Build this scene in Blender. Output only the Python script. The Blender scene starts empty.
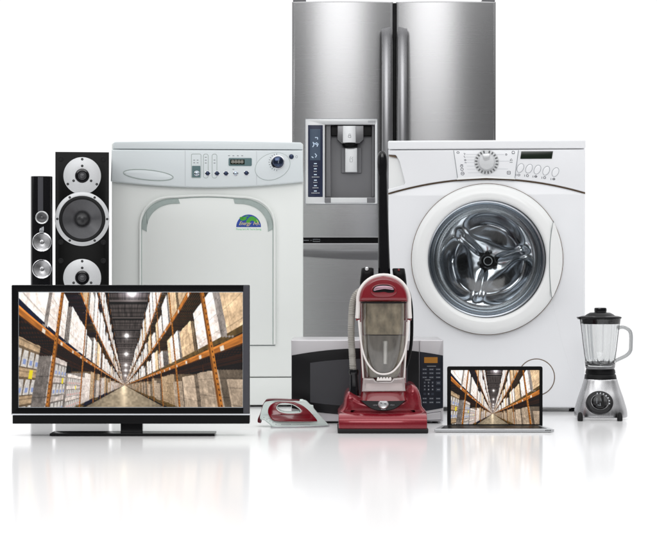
import bpy, bmesh, math, random
import numpy as np
from mathutils import Vector, Matrix
random.seed(4)
sc = bpy.context.scene
COL = sc.collection
PI = math.pi
F, CAMZ, HX, HY = 1968.0, 0.40, 328.5, 277.0      # lens in photo pixels, eye height, principal point

# ------------------------------------------------------------------ materials
def mat(name, col, rough=0.4, metal=0.0, spec=0.5, coat=0.0, noise=None, bump=None, emis=None, aniso=0.0, trans=0.0, ior=1.45):
    """noise=(scale xyz, amount) varies colour and roughness a little; bump=(scale xyz, strength, distance)"""
    m = bpy.data.materials.new(name); m.use_nodes = True
    n, l = m.node_tree.nodes, m.node_tree.links
    p = n['Principled BSDF']
    p.inputs['Base Color'].default_value = (*col, 1)
    p.inputs['Roughness'].default_value = rough
    p.inputs['Metallic'].default_value = metal
    p.inputs['Specular IOR Level'].default_value = spec
    p.inputs['Coat Weight'].default_value = coat
    p.inputs['Coat Roughness'].default_value = 0.05
    p.inputs['Anisotropic'].default_value = aniso
    p.inputs['Transmission Weight'].default_value = trans
    p.inputs['IOR'].default_value = ior
    if emis:
        p.inputs['Emission Color'].default_value = (*emis[0], 1)
        p.inputs['Emission Strength'].default_value = emis[1]
    def tex(scale, detail=4):
        c = n.new('ShaderNodeTexCoord'); mp = n.new('ShaderNodeMapping'); t = n.new('ShaderNodeTexNoise')
        mp.inputs['Scale'].default_value = scale; t.inputs['Scale'].default_value = 1; t.inputs['Detail'].default_value = detail
        l.new(c.outputs['Object'], mp.inputs['Vector']); l.new(mp.outputs[0], t.inputs['Vector'])
        return t
    if noise:
        t = tex(noise[0]); r = n.new('ShaderNodeMapRange'); r.inputs['From Min'].default_value = .3; r.inputs['From Max'].default_value = .7
        r.inputs['To Min'].default_value = 1 - noise[1]; r.inputs['To Max'].default_value = 1 + noise[1]
        l.new(t.outputs['Fac'], r.inputs['Value'])
        mx = n.new('ShaderNodeVectorMath'); mx.operation = 'SCALE'; mx.inputs[0].default_value = col
        l.new(r.outputs[0], mx.inputs['Scale']); l.new(mx.outputs[0], p.inputs['Base Color'])
        r2 = n.new('ShaderNodeMath'); r2.operation = 'MULTIPLY'; r2.inputs[1].default_value = rough
        l.new(r.outputs[0], r2.inputs[0]); l.new(r2.outputs[0], p.inputs['Roughness'])
    if bump:
        t = tex(bump[0], 3); b = n.new('ShaderNodeBump')
        b.inputs['Strength'].default_value = bump[1]; b.inputs['Distance'].default_value = bump[2]
        l.new(t.outputs['Fac'], b.inputs['Height']); l.new(b.outputs[0], p.inputs['Normal'])
    return m

def thin_glass(name, tint, base=0.06, rough=0.03, haze=0.0, hazecol=(.6, .6, .6)):
    m = bpy.data.materials.new(name); m.use_nodes = True
    n, l = m.node_tree.nodes, m.node_tree.links
    n.remove(n['Principled BSDF']); out = n['Material Output']
    tr = n.new('ShaderNodeBsdfTransparent'); tr.inputs[0].default_value = (*tint, 1)
    gl = n.new('ShaderNodeBsdfGlossy'); gl.inputs['Roughness'].default_value = rough
    lw = n.new('ShaderNodeLayerWeight'); lw.inputs['Blend'].default_value = 0.35
    mr = n.new('ShaderNodeMapRange'); mr.inputs['To Min'].default_value = base; mr.inputs['To Max'].default_value = 0.75
    l.new(lw.outputs['Fresnel'], mr.inputs['Value'])
    df = n.new('ShaderNodeBsdfDiffuse'); df.inputs[0].default_value = (*hazecol, 1)
    m0 = n.new('ShaderNodeMixShader'); m0.inputs[0].default_value = haze
    l.new(tr.outputs[0], m0.inputs[1]); l.new(df.outputs[0], m0.inputs[2])
    mx = n.new('ShaderNodeMixShader'); l.new(mr.outputs[0], mx.inputs[0])
    l.new(m0.outputs[0], mx.inputs[1]); l.new(gl.outputs[0], mx.inputs[2]); l.new(mx.outputs[0], out.inputs[0])
    return m

M = {}
M['white_left'] = mat('enamel_greenish_white', (.80, .825, .80), .34, noise=((3, 3, 3), .02), bump=((260, 260, 260), .05, .0006))
M['panel_left'] = mat('plastic_cool_white', (.70, .75, .765), .36, bump=((300, 300, 300), .06, .0005))
M['white_right'] = mat('enamel_cool_white', (.79, .80, .82), .3, coat=.25, noise=((3, 3, 3), .015), bump=((240, 240, 240), .04, .0005))
M['warm_white'] = mat('door_ring_white', (.80, .81, .805), .28, coat=.3)
M['seam'] = mat('seam_brown', (.16, .11, .07), .6)
M['grey_seam'] = mat('seam_grey', (.22, .25, .25), .6)
M['gasket'] = mat('gasket_grey_green', (.36, .42, .40), .5, noise=((60, 60, 60), .08))
M['steel'] = mat('brushed_steel', (.36, .36, .365), .27, 1.0, noise=((2.2, 2, 650), .018), bump=((3, 3, 900), .045, .0003))
M['steel_dark'] = mat('dark_steel_trim', (.17, .17, .175), .32, 1.0, noise=((2, 2, 600), .05))
M['handle_steel'] = mat('satin_handle_steel', (.27, .27, .28), .28, 1.0, noise=((300, 300, 3), .04))
M['disp_back'] = mat('dispenser_satin', (.27, .27, .28), .35, .8, noise=((200, 200, 3), .03))
M['fr_side'] = mat('cabinet_grey', (.16, .16, .17), .4)
M['black'] = mat('black_plastic', (.004, .004, .0045), .35, spec=.14, noise=((40, 40, 40), .1))
M['gloss'] = mat('gloss_black', (.005, .005, .006), .12, spec=.4, coat=.1, noise=((30, 30, 30), .08))
M['baffle'] = mat('satin_black_lacquer', (.004, .004, .004), .3, spec=.12)
M['bezel'] = mat('television_bezel', (.004, .004, .0045), .2, spec=.18)
M['bezel_side'] = mat('television_edge', (.04, .04, .048), .35)
M['rubber'] = mat('rubber', (.009, .009, .0095), .6, spec=.3)
M['chrome'] = mat('chrome', (.75, .75, .77), .12, 1.0)
M['alu'] = mat('satin_aluminium', (.62, .63, .64), .32, .85, noise=((400, 400, 400), .03))
M['alu_plate'] = mat('painted_silver_plate', (.60, .61, .62), .38, .25, noise=((350, 350, 350), .03))
M['cone'] = mat('woofer_cone', (.085, .085, .09), .3, .35, noise=((90, 90, 90), .05))
M['dustcap'] = mat('dust_cap', (.035, .035, .037), .28, .2)
M['navy'] = mat('navy_touch_panel', (.012, .018, .05), .2)
M['lcd_blue'] = mat('lcd_grey_blue', (.03, .05, .08), .3, emis=((.03, .05, .085), .4))
M['lcd_lit'] = mat('lcd_glyph_light', (.5, .6, .7), .4, emis=((.3, .4, .55), .3))
M['print_grey'] = mat('grey_print', (.28, .30, .32), .6)
M['print_dark'] = mat('dark_print', (.09, .095, .11), .6)
M['print_light'] = mat('pale_print', (.55, .57, .6), .6)
M['tick'] = mat('dial_tick_grey', (.14, .145, .15), .4, .3)
M['teal'] = mat('teal_window', (.10, .17, .18), .3)
M['teal_light'] = mat('segment_digits', (.42, .40, .36), .4)
M['lcd_green'] = mat('dark_green_display', (.006, .012, .006), .18)
M['blue_knob'] = mat('blue_black_chrome', (.04, .055, .10), .14, .8)
M['ball_silver'] = mat('ball_silver', (.45, .52, .6), .16, .9)
M['st_blue'] = mat('sticker_blue', (.02, .06, .33), .5, noise=((200, 200, 200), .3))
M['st_green'] = mat('sticker_green', (.06, .36, .03), .5, noise=((300, 300, 300), .2))
M['st_yellow'] = mat('sticker_yellow', (.75, .66, .28), .5)
M['st_text'] = mat('sticker_green_text', (.04, .52, .16), .5)
M['red'] = mat('gloss_red_plastic', (.16, .004, .010), .24, coat=.5, noise=((25, 25, 25), .06))
M['red_head'] = mat('metallic_red_plastic', (.20, .008, .017), .22, .3, coat=.45, noise=((300, 300, 300), .12))
M['cream'] = mat('cream_plastic', (.66, .62, .60), .3)
M['pink_chrome'] = mat('pink_grey_latch', (.42, .27, .32), .22, .6)
M['dust'] = mat('dusty_filter', (.34, .30, .235), .75, noise=((55, 55, 32), .45))
M['dust2'] = mat('dust_cup_grey', (.17, .16, .15), .35, noise=((50, 50, 14), .35))
M['bin'] = thin_glass('bin_clear', (.92, .90, .86), .10, .06, .0, (.7, .68, .62))
M['bin_low'] = thin_glass('bin_latch_clear', (.93, .86, .86), .10, .12, .42, (.66, .58, .57))
M['hose'] = mat('grey_hose', (.29, .275, .25), .5)
M['glass_door'] = thin_glass('door_glass', (.88, .92, .94), .008, .10)
M['flange'] = mat('bowl_flange', (.55, .56, .57), .18, .95)
M['glass_handle'] = mat('handle_glass', (.40, .41, .41), .02, spec=.5, trans=1.0, ior=1.45)
M['glass'] = mat('jar_glass', (.80, .81, .81), .0, spec=.5, trans=1.0, ior=1.42)
M['drum'] = mat('polished_drum', (.88, .89, .91), .16, 1.0)
M['drum_shell'] = mat('drum_shell', (.45, .48, .52), .2, 1.0)
M['mw_silver'] = mat('microwave_silver', (.50, .49, .505), .32, .4)
M['mw_black'] = mat('microwave_black', (.008, .008, .009), .25, spec=.3)
M['mw_window'] = mat('microwave_window', (.045, .046, .052), .3, noise=((6, 6, 6), .08))
M['mw_panel'] = mat('microwave_navy_black', (.009, .011, .018), .3, spec=.3)
M['mw_key'] = mat('microwave_keys', (.02, .026, .042), .5)
M['amber'] = mat('amber_display', (.16, .07, .005), .4, emis=((.26, .10, .004), .55))
M['amber_lit'] = mat('amber_digits', (.5, .3, .05), .4, emis=((.62, .30, .03), .8))
M['iron_white'] = mat('iron_pale_green_white', (.62, .70, .67), .3, coat=.2)
M['iron_red'] = mat('iron_red', (.16, .001, .008), .16, coat=.5)
M['iron_dark'] = mat('iron_maroon_cord_cover', (.09, .004, .01), .3)
M['laptop'] = mat('laptop_aluminium', (.46, .47, .48), .35, .6, noise=((500, 500, 500), .04))
M['mixer_steel'] = mat('blender_brushed_steel', (.43, .43, .44), .27, 1.0, noise=((160, 160, 3), .06))
M['grey_dial'] = mat('dial_dark_grey', (.014, .014, .015), .3, spec=.25)
M['lightbox'] = M['alu']

def floor_material():
    m = mat('white_studio_acrylic', (.80, .80, .805), .135, spec=.27)
    return m

def screen_material():
    m = bpy.data.materials.new('lit_lcd_screen'); m.use_nodes = True
    n, l = m.node_tree.nodes, m.node_tree.links
    p = n['Principled BSDF']; p.inputs['Base Color'].default_value = (.01, .01, .01, 1)
    p.inputs['Roughness'].default_value = .35; p.inputs['Specular IOR Level'].default_value = .15
    a = n.new('ShaderNodeVertexColor'); a.layer_name = 'picture'
    l.new(a.outputs['Color'], p.inputs['Emission Color']); p.inputs['Emission Strength'].default_value = 1.0
    return m
M['screen'] = screen_material()

# ------------------------------------------------------------------ helpers
def finish(name, me, m, parent, smooth=35):
    o = bpy.data.objects.new(name, me); COL.objects.link(o)
    me.materials.clear(); me.materials.append(m)
    if smooth is not None:
        me.shade_smooth() if hasattr(me, 'shade_smooth') else None
        try: me.set_sharp_from_angle(angle=math.radians(smooth))
        except Exception: pass
    if parent is not None: o.parent = parent.e if isinstance(parent, Thing) else parent
    return o

def recalc(me):
    bm = bmesh.new(); bm.from_mesh(me)
    bmesh.ops.remove_doubles(bm, verts=bm.verts, dist=1e-6)
    bmesh.ops.recalc_face_normals(bm, faces=bm.faces)
    bm.to_mesh(me); bm.free()

class Thing:
    def __init__(s, name, label, cat, d, cx, turn=False):
        s.d, s.cx, s.k = d, cx, d / F
        s.bx = (cx - HX) * s.k
        s.th = -math.atan2(s.bx, d) if turn else 0.0        # some things stand turned a few degrees inward
        c, q = math.cos(s.th), math.sin(s.th); s.c, s.q = c, q
        s.b = (c * s.bx + q * d, -q * s.bx + c * d)
        s.e = bpy.data.objects.new(name, None); COL.objects.link(s.e)
        s.e.location = (s.bx, d, 0); s.e.rotation_euler = (0, 0, s.th); s.e.empty_display_size = .05
        s.e['label'] = label; s.e['category'] = cat
    def D(s, px, y):
        t = (px - HX) / F; return (s.b[1] + y) / (-s.q * t + s.c)
    def X(s, px, y=0):
        t = (px - HX) / F; return s.D(px, y) * (s.c * t + s.q) - s.b[0]
    def Z(s, py, y=0): return CAMZ + (HY - py) * s.D(s.cx, y) / F
    def L(s, n): return n * s.k

def rrect(x0, y0, x1, y1, r=0, n=6):
    if r <= 0: return [(x0, y0), (x1, y0), (x1, y1), (x0, y1)]
    pts = []
    for cx, cy, a0 in ((x1 - r, y0 + r, -90), (x1 - r, y1 - r, 0), (x0 + r, y1 - r, 90), (x0 + r, y0 + r, 180)):
        for i in range(n + 1):
            a = math.radians(a0 + 90 * i / n); pts.append((cx + r * math.cos(a), cy + r * math.sin(a)))
    return pts
def ell(cx, cy, rx, ry=None, rot=0, n=64):
    ry = rx if ry is None else ry; c, s = math.cos(math.radians(rot)), math.sin(math.radians(rot)); out = []
    for i in range(n):
        a = 2 * PI * i / n; x, y = rx * math.cos(a), ry * math.sin(a)
        out.append((cx + x * c - y * s, cy + x * s + y * c))
    return out
def smooth_path(P, n=8, closed=False):
    P = [Vector(p) for p in P]; out = []; N = len(P)
    rng = range(N if closed else N - 1)
    for i in rng:
        if closed: a, b, c, d = P[(i - 1) % N], P[i], P[(i + 1) % N], P[(i + 2) % N]
        else: a, b, c, d = P[max(i - 1, 0)], P[i], P[i + 1], P[min(i + 2, N - 1)]
        for j in range(n):
            t = j / n
            out.append(.5 * ((2 * b) + (c - a) * t + (2 * a - 5 * b + 4 * c - d) * t * t + (3 * b - a - 3 * c + d) * t ** 3))
    if not closed: out.append(P[-1])
    return out

def prism(T, name, loops, y0, y1, m, parent=None, bev=0.0, smooth=35, res=3, warp=None):
    """loops: outlines in photo pixels (outer first, then holes); extruded from y0 (front) to y1 (back)"""
    if not isinstance(loops[0], list): loops = [loops]
    cu = bpy.data.curves.new('c', 'CURVE'); cu.dimensions = '2D'; cu.fill_mode = 'BOTH'
    for lp in loops:
        sp = cu.splines.new('POLY'); sp.points.add(len(lp) - 1)
        for i, p in enumerate(lp): sp.points[i].co = (T.X(p[0], y0), T.Z(p[1], y0), 0, 1)
        sp.use_cyclic_u = True
    h = (y1 - y0) / 2; bev = min(bev, h * .98)
    cu.extrude = h - bev; cu.bevel_depth = bev; cu.bevel_resolution = res; cu.offset = -bev
    o = bpy.data.objects.new('c', cu); COL.objects.link(o)
    dg = bpy.context.evaluated_depsgraph_get(); dg.update()
    me = bpy.data.meshes.new_from_object(o.evaluated_get(dg))
    bpy.data.objects.remove(o); bpy.data.curves.remove(cu)
    yc = (y0 + y1) / 2
    for v in me.vertices:
        a, b, c = v.co; v.co = (a, yc + c, b)
        if warp: v.co = warp(v.co.copy())
    recalc(me); me.name = name
    return finish(name, me, m, parent or T, smooth)

def lathe(T, name, prof, c, m, parent=None, n=72, smooth=40, rot=None):
    """axis along y, facing the camera; prof = [(radius px, y metres)]; c = centre px"""
    V, Fc = [], []; cx, cz = T.X(c[0], prof[0][1]), T.Z(c[1], prof[0][1]); k = T.k
    for r, y in prof:
        for i in range(n):
            a = 2 * PI * i / n; V.append((cx + r * k * math.cos(a), y, cz + r * k * math.sin(a)))
    for j in range(len(prof) - 1):
        for i in range(n):
            i2 = (i + 1) % n; Fc.append((j * n + i, j * n + i2, (j + 1) * n + i2, (j + 1) * n + i))
    if prof[-1][0] > 1e-4 and prof[-1][0] < 1e9 and m is not None and getattr(lathe, 'cap', False): pass
    me = bpy.data.meshes.new(name); me.from_pydata(V, [], Fc); recalc(me)
    return finish(name, me, m, parent or T, smooth)

def lathez(T, name, prof, cx, m, y=0, parent=None, n=72, smooth=40, ysc=1, shape=None):
    """vertical axis; prof = [(radius px, py)]"""
    V, Fc = [], []; x0 = T.X(cx, y)
    for r, py in prof:
        for i in range(n):
            a = 2 * PI * i / n; q = shape(a) if shape else 1
            V.append((x0 + r * T.k * q * math.cos(a), y + r * T.k * q * ysc * math.sin(a), T.Z(py)))
    for j in range(len(prof) - 1):
        for i in range(n):
            i2 = (i + 1) % n; Fc.append((j * n + i, j * n + i2, (j + 1) * n + i2, (j + 1) * n + i))
    me = bpy.data.meshes.new(name); me.from_pydata(V, [], Fc); recalc(me)
    return finish(name, me, m, parent or T, smooth)

def loft(T, name, secs, m, parent=None, n=48, smooth=50):
    """horizontal super-ellipse sections: (py, cx px, rx px, cy m, ry m, power); capped"""
    V, Fc = [], []
    for py, cx, rx, cy, ry, pw in secs:
        for i in range(n):
            a = 2 * PI * i / n; c, s = math.cos(a), math.sin(a)
            V.append((T.X(cx, cy) + rx * T.k * (1 + cy / T.d) * math.copysign(abs(c) ** (2 / pw), c), cy + ry * math.copysign(abs(s) ** (2 / pw), s), T.Z(py, cy - ry)))
    for j in range(len(secs) - 1):
        for i in range(n):
            i2 = (i + 1) % n; Fc.append((j * n + i, j * n + i2, (j + 1) * n + i2, (j + 1) * n + i))
    Fc.append(tuple(range(n))); Fc.append(tuple((len(secs) - 1) * n + i for i in range(n)))
    me = bpy.data.meshes.new(name); me.from_pydata(V, [], Fc); recalc(me)
    return finish(name, me, m, parent or T, smooth)

def tube(T, name, pts, rad, m, parent=None, n=14, flat=1.0, cap=True):
    """pts: (px, py, y m); rad px (number or list); flat scales the thickness in depth"""
    P = [Vector((T.X(p[0], p[2]), p[2], T.Z(p[1], p[2]))) for p in pts]
    R = [rad] * len(P) if not isinstance(rad, (list, tuple)) else rad
    V, Fc = [], []; up = Vector((0, 1, 0))
    for i, p in enumerate(P):
        t = (P[min(i + 1, len(P) - 1)] - P[max(i - 1, 0)]).normalized()
        u = up if abs(t.dot(up)) < .9 else Vector((1, 0, 0))
        a = t.cross(u).normalized(); b = a.cross(t).normalized()
        for j in range(n):
            q = 2 * PI * j / n; V.append(p + (a * math.cos(q) + b * math.sin(q) * flat) * R[i] * T.k)
    for i in range(len(P) - 1):
        for j in range(n):
            j2 = (j + 1) % n; Fc.append((i * n + j, i * n + j2, (i + 1) * n + j2, (i + 1) * n + j))
    if cap: Fc.append(tuple(range(n))); Fc.append(tuple((len(P) - 1) * n + j for j in range(n)))
    me = bpy.data.meshes.new(name); me.from_pydata(V, [], Fc); recalc(me)
    return finish(name, me, m, parent or T, 50)

def join(objs, name):
    """merge marks that belong to one printed part into one mesh"""
    base = objs[0]; bm = bmesh.new()
    for o in objs: bm.from_mesh(o.data)
    me = bpy.data.meshes.new(name); bm.to_mesh(me); bm.free()
    o = finish(name, me, base.data.materials[0], base.parent, 35)
    for q in objs: bpy.data.objects.remove(q)
    return o

def text(T, name, s, c, h, y, m, parent=None, shear=0.0, rot=0, w=None):
    """h: cap height in px; centred on c"""
    cu = bpy.data.curves.new('t', 'FONT'); cu.body = s; cu.align_x = 'CENTER'; cu.align_y = 'CENTER'
    cu.size = h * T.k / .69; cu.extrude = .00012; cu.shear = shear; cu.resolution_u = 3
    o = bpy.data.objects.new('t', cu); COL.objects.link(o)
    dg = bpy.context.evaluated_depsgraph_get(); dg.update()
    me = bpy.data.meshes.new_from_object(o.evaluated_get(dg)); bpy.data.objects.remove(o)
    xs = [v.co.x for v in me.vertices]; wid = (max(xs) - min(xs)) or 1
    sx = (w * T.k / wid) if w else 1
    cr, sr = math.cos(rot), math.sin(rot)
    for v in me.vertices:
        a, b, q = v.co; a *= sx; a, b = a * cr - b * sr, a * sr + b * cr
        v.co = (T.X(c[0], y) + a, y - q, T.Z(c[1], y) + b)
    return finish(name, me, m, parent or T, None)

def strokes(T, name, lines, w, y, m, parent=None, t=.0002):
    """printed line work: each line is a list of px points, drawn as a ribbon w px wide, one mesh"""
    V, Fc = [], []
    for ln in lines:
        P = [Vector((T.X(a, y), T.Z(b, y))) for a, b in ln]; b0 = len(V)
        for i, p in enumerate(P):
            d = (P[min(i + 1, len(P) - 1)] - P[max(i - 1, 0)]); closed = (P[0] - P[-1]).length < 1e-6
            if closed and i in (0, len(P) - 1): d = P[1] - P[-2]
            d = d.normalized() if d.length > 0 else Vector((1, 0)); nrm = Vector((-d.y, d.x)) * w * T.k / 2
            for q in (p + nrm, p - nrm): V.append((q.x, y - t, q.y))
        for i in range(len(P) - 1): Fc.append((b0 + 2 * i, b0 + 2 * i + 1, b0 + 2 * i + 3, b0 + 2 * i + 2))
    me = bpy.data.meshes.new(name); me.from_pydata(V, [], Fc)
    return finish(name, me, m, parent or T, None)
def marks(T, name, lines, w, y, m, parent=None):
    for q in lines: strokes(T, name, [q], w, y, m, parent)
def loop(pts): return pts + [pts[0]]

# ------------------------------------------------------------------ the picture shown on both screens
def hash2(a, b):
    v = np.sin(a * 127.1 + b * 311.7) * 43758.5453
    return v - np.floor(v)
def vnoise(x, y):
    xi, yi = np.floor(x), np.floor(y); fx, fy = x - xi, y - yi; fx = fx * fx * (3 - 2 * fx); fy = fy * fy * (3 - 2 * fy)
    return (hash2(xi, yi) * (1 - fx) + hash2(xi + 1, yi) * fx) * (1 - fy) + (hash2(xi, yi + 1) * (1 - fx) + hash2(xi + 1, yi + 1) * fx) * fy
def warehouse(nx, ny):
    """a racked aisle seen from its middle: rays are marched into the rack on either side"""
    W, H = 223.5, 114.5
    U, Vv = np.meshgrid((np.arange(nx) + .5) / nx, (np.arange(ny) + .5) / ny)
    px = U * W + 19 - 124.7; py = Vv * H + 292.5
    dx = px / (1 + .2 * (Vv - 1)); dz = 384.8 - py
    ax = np.maximum(np.abs(dx), .5); left = dx < 0
    img = np.zeros((ny, nx, 3)); up = dz > 0
    # roof: deck, joists, purlins
    p = 1 / np.maximum(dz, .4); lat = dx * p
    c = .27 + .14 * vnoise(lat * 90, p * 900); c = c * (1 - .25 * (np.mod(p * 1300, 1) < .4) * (dz > 25))
    c = np.where(np.mod(p * 330, 1) < .13, .12, c); c = np.where(np.mod(lat * 10, 1) < .1, c * .7, c)
    c = np.where(np.mod(p * 330, 1) > .93, .42, c) + .22 * np.exp(-(dz / 26) ** 2)
    img[:] = np.stack([c, c * .93, c * .91], -1)
    g = .60 + .14 * vnoise(dx * .5, dz * .6) - .16 * np.minimum(np.abs(dx) / 36, 1) + .34 * np.exp(-((px + 1) / 3.0) ** 2) * np.clip(1 + dz / 26, .2, 1)
    img[~up] = np.stack([g, g * .92, g * .80], -1)[~up]
    top = np.where(left, 4.5, 3.0); bot = -.55
    for side in (True, False):
        lv = (-.53, .62, 1.72, 2.95) if side else (-.53, .38, 1.18, 2.05)
        q0, dq = (.0127, .0092) if side else (.0102, .0078)
        sel = (left if side else ~left) & (dz / ax < top) & (dz / ax > bot)
        a, zz, q = ax[sel], dz[sel], 1 / ax[sel]
        col = np.zeros((a.size, 3)); done = np.zeros(a.size, bool)
        pf = np.full(a.size, .5); pin = np.zeros(a.size, bool); pz = zz / a
        def put(mk, cc):
            mk = mk & ~done
            if isinstance(cc, tuple): col[mk] = cc
            else: col[mk] = cc[mk]
            done[mk] = True
        A_, Z_, Q_, C_, D_, P_ = a, zz, q, col, done, pf
        N = 22
        for k in range(N):
            act = np.flatnonzero(~D_)
            if act.size == 0: break
            a, zz, q, pf = A_[act], Z_[act], Q_[act], P_[act]; col = np.zeros((act.size, 3)); done = np.zeros(act.size, bool)
            s_ = 1 + .80 * (k / (N - 1)) ** 1.1
            z = zz * s_ / a; bay = (q * s_ - q0) / dq; b = np.floor(bay); f = bay - b; first = k == 0
            dark = 1.0 if first else (.75 - .28 * (s_ - 1))
            if first or k in (N - 2, N - 8):
                wd = .075 if first else .05
                o = (.70 + .10 * (vnoise(z * 14, q * 700) - .5)) * (1 if first else .42)
                o = np.where((f > wd * .6), o * .72, o)
                if first: o = np.where((np.abs(f - wd * .28) < .010) & (np.mod(z * 18, 1) < .4), o * .5, o)
                put(f < wd, np.stack([o, o * .68, o * .34], -1))
                for z0 in lv[1:]:
                    mk = (z > z0 - .075) & (z <= z0)
                    lab = (np.mod(bay * 2.7 + z0, 1) < .13) & (z < z0 - .02) & (z > z0 - .062) & first
                    o = (.66 + .22 * (vnoise(q * 1500, z * 60) - .5)) * (1 if first else .36); o = np.where(z > z0 - .018, o * 1.22, o)
                    o = np.where(z < z0 - .062, o * .5, o)
                    put(mk & lab, (.86, .82, .76)); put(mk, np.stack([o, o * .67, o * .36], -1))
            for li, z0 in enumerate(lv):
                hmax = (lv[li + 1] if li < 3 else z0 + 1.25) - z0
                nb = 2 if li else 2
                u = bay * nb + li * .21; bi = np.floor(u); fu = u - bi; r = hash2(bi + li * 7.3, bi * .37 + li + (0 if side else 5.1)); r2 = hash2(bi * 1.7 + 3, r * 9 + li)
                if li: # decks and pallets
                    dk = (z > z0 - .02) & (z <= z0 + .008) & (s_ > 1.02)
                    o = (.16 + .16 * (np.mod(bay * 9, 1) < .25) + .06 * vnoise(q * 3000, s_ * 30 + q * 0)) * dark
                    put(dk, np.stack([o * 1.15, o * .75, o * .45], -1))
                pl = (z > z0) & (z <= z0 + .085) & (fu > .06) & (fu < .94) & (s_ > 1.03)
                gap = (np.mod((fu - .06) * 2.27, 1) > .16) & (z < z0 + .06) & (z > z0 + .015)
                blue = side & (r2 > .35)
                pc = np.where(blue[:, None], np.array([.17, .22, .36]), np.array([.60, .50, .33])) * (dark * (.8 + .3 * vnoise(q * 4000, z * 50)))[:, None]
                put(pl & ~gap, pc); put(pl & gap & (s_ > 1.12), (.05, .045, .05))
                hh = (hmax - .14) * (.60 + .34 * r) if li else (hmax - .14) * (.58 + .34 * r2)
                e0, e1 = .09 + .05 * r2, .95 - .10 * r * r2
                ins = 1.035 + .10 * r2 * (hash2(bi, li + 2.0) > .5)
                inx = (fu > e0 + .012 * (vnoise(z * 16, bi) - .5)) & (fu < e1 + .02 * (vnoise(z * 12, bi + 9) - .5)); inz = (z > z0 + .085) & (z < z0 + .085 + hh + .02 * (vnoise(u * 9, z0) - .5))
                hit = inx & inz & (s_ > ins)
                v = (z - z0 - .085) / hh
                front = s_ < ins + .045; sideface = ~front & ((pf < e0) | (pf > e1) | (np.abs(fu - e0) < .08))
                wrap = .90 + .12 * (r - .5) + .20 * (vnoise(q * 3200, z * 26 + r * 9) - .5) + .16 * (vnoise(q * 9000 + z * 42, z * 70 - q * 6000) - .5)
                wrap = wrap + .12 * v - .16 * (np.mod(v * 3 + r * 2, 1) < .05) - .10 * (np.mod(fu * 2 + r, 1) < .04)
                wrap = wrap + .5 * np.clip(vnoise(q * 2200 + 7, z * 15) - .62, 0, 1)
                if li == 0: wrap = wrap * (.80 if side else .74)
                sh = np.where(front, wrap, np.where(sideface, wrap * .62, wrap * (.30 if z0 > 0 else .85)))
                tn = np.where(r2 > (.78 if side else .66), .75, .1)
                if li == 0 and not side: tn = np.maximum(tn, .5)
                cc = np.stack([sh * (1.03 - .18 * tn), sh * (.985 - .27 * tn), sh * (.965 - .42 * tn)], -1)
                if side and li == 0:
                    near = bay < 1.2; row = np.mod(v * 3, 1); bx_ = np.mod(fu * 6, 1)
                    bot_ = near & front & (row > .10) & (row < .66) & (np.abs(bx_ - .5) < .42 - .3 * np.clip(row - .35, 0, 1))
                    cc = np.where((near & front & (row > .05) & (row < .75))[:, None], cc * .66, cc)
                    cc = np.where(bot_[:, None], np.array([.80, .78, .76]) * (.85 + .2 * vnoise(q * 9000, z * 50))[:, None], cc)
                    cc = np.where((bot_ & (row < .36) & (row > .18) & (np.abs(bx_ - .5) < .22))[:, None], np.where((r2 > .5)[:, None], np.array([.55, .60, .74]), np.array([.78, .62, .60])), cc)
                    cc = np.where((near & front & (np.abs(fu - .80) < .05) & (np.abs(v - .62) < .055))[:, None], np.array([.84, .78, .22]), cc)
                put(hit, np.clip(cc, 0, 1.05))
            C_[act] = col; D_[act] = done; P_[act] = np.mod(bay * 2, 1)
        a, zz, q, col, done = A_, Z_, Q_, C_, D_
        bk = .07 + .05 * vnoise(q * 2500, zz / a * 20)
        put(~done, np.stack([bk * 1.4, bk * .95, bk * .65], -1))
        far = np.exp(-(a / 6.0) ** 1.4)[:, None] * .5
        img[sel] = col * (1 - far) + np.array([.60, .53, .48]) * far
    for lx, ly, s in ((132, 293.5, 3.0), (126.7, 336, 1.5), (126.3, 354, 1.2), (126, 364.8, .8), (125.8, 370, .65), (125.5, 375, .5)):
        X, Y = px + 124.7 - lx, py - ly; r2 = X * X + Y * Y
        star = np.exp(-np.abs(Y) * 1.3) * np.exp(-np.abs(X) / (s * 1.5)) + np.exp(-np.abs(X) * 1.6) * np.exp(-np.abs(Y) / (s * 1.2))
        img = img + (1.3 * np.exp(-r2 / (s * s)) + .28 * np.exp(-r2 / (s * s * 9)) + .35 * star)[..., None]
    img = img + (.22 * np.exp(-((px + 124.7 - 132) ** 2 + ((py - 290) * 1.6) ** 2) / 200))[..., None] * np.array([.9, .85, 1])
    img = np.clip((img - .5) * 1.28 + .475, 0, 1)
    return np.where(img <= .04045, img / 12.92, ((img + .055) / 1.055) ** 2.4)
PICTURE = warehouse(440 * 2, 226 * 2).reshape(226, 2, 440, 2, 3).mean(axis=(1, 3))

def screen(T, name, x0, y0, x1, y1, y, nx, ny, parent=None, lean=0.0, zpiv=0):
    nx, ny = 440, 226; img = PICTURE; V = []; Fc = []
    for j in range(ny):
        py = y0 + (y1 - y0) * j / (ny - 1)
        for i in range(nx): V.append((T.X(x0 + (x1 - x0) * i / (nx - 1), y), y, T.Z(py, y)))
    for j in range(ny - 1):
        for i in range(nx - 1):
            a = j * nx + i; Fc.append((a, a + nx, a + nx + 1, a + 1))
    me = bpy.data.meshes.new(name); me.from_pydata(V, [], Fc)
    at = me.color_attributes.new('picture', 'FLOAT_COLOR', 'POINT')
    buf = np.ones((ny * nx, 4), dtype=np.float32); buf[:, :3] = img.reshape(-1, 3)
    at.data.foreach_set('color', buf.ravel())
    return finish(name, me, M['screen'], parent or T, None)

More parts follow.
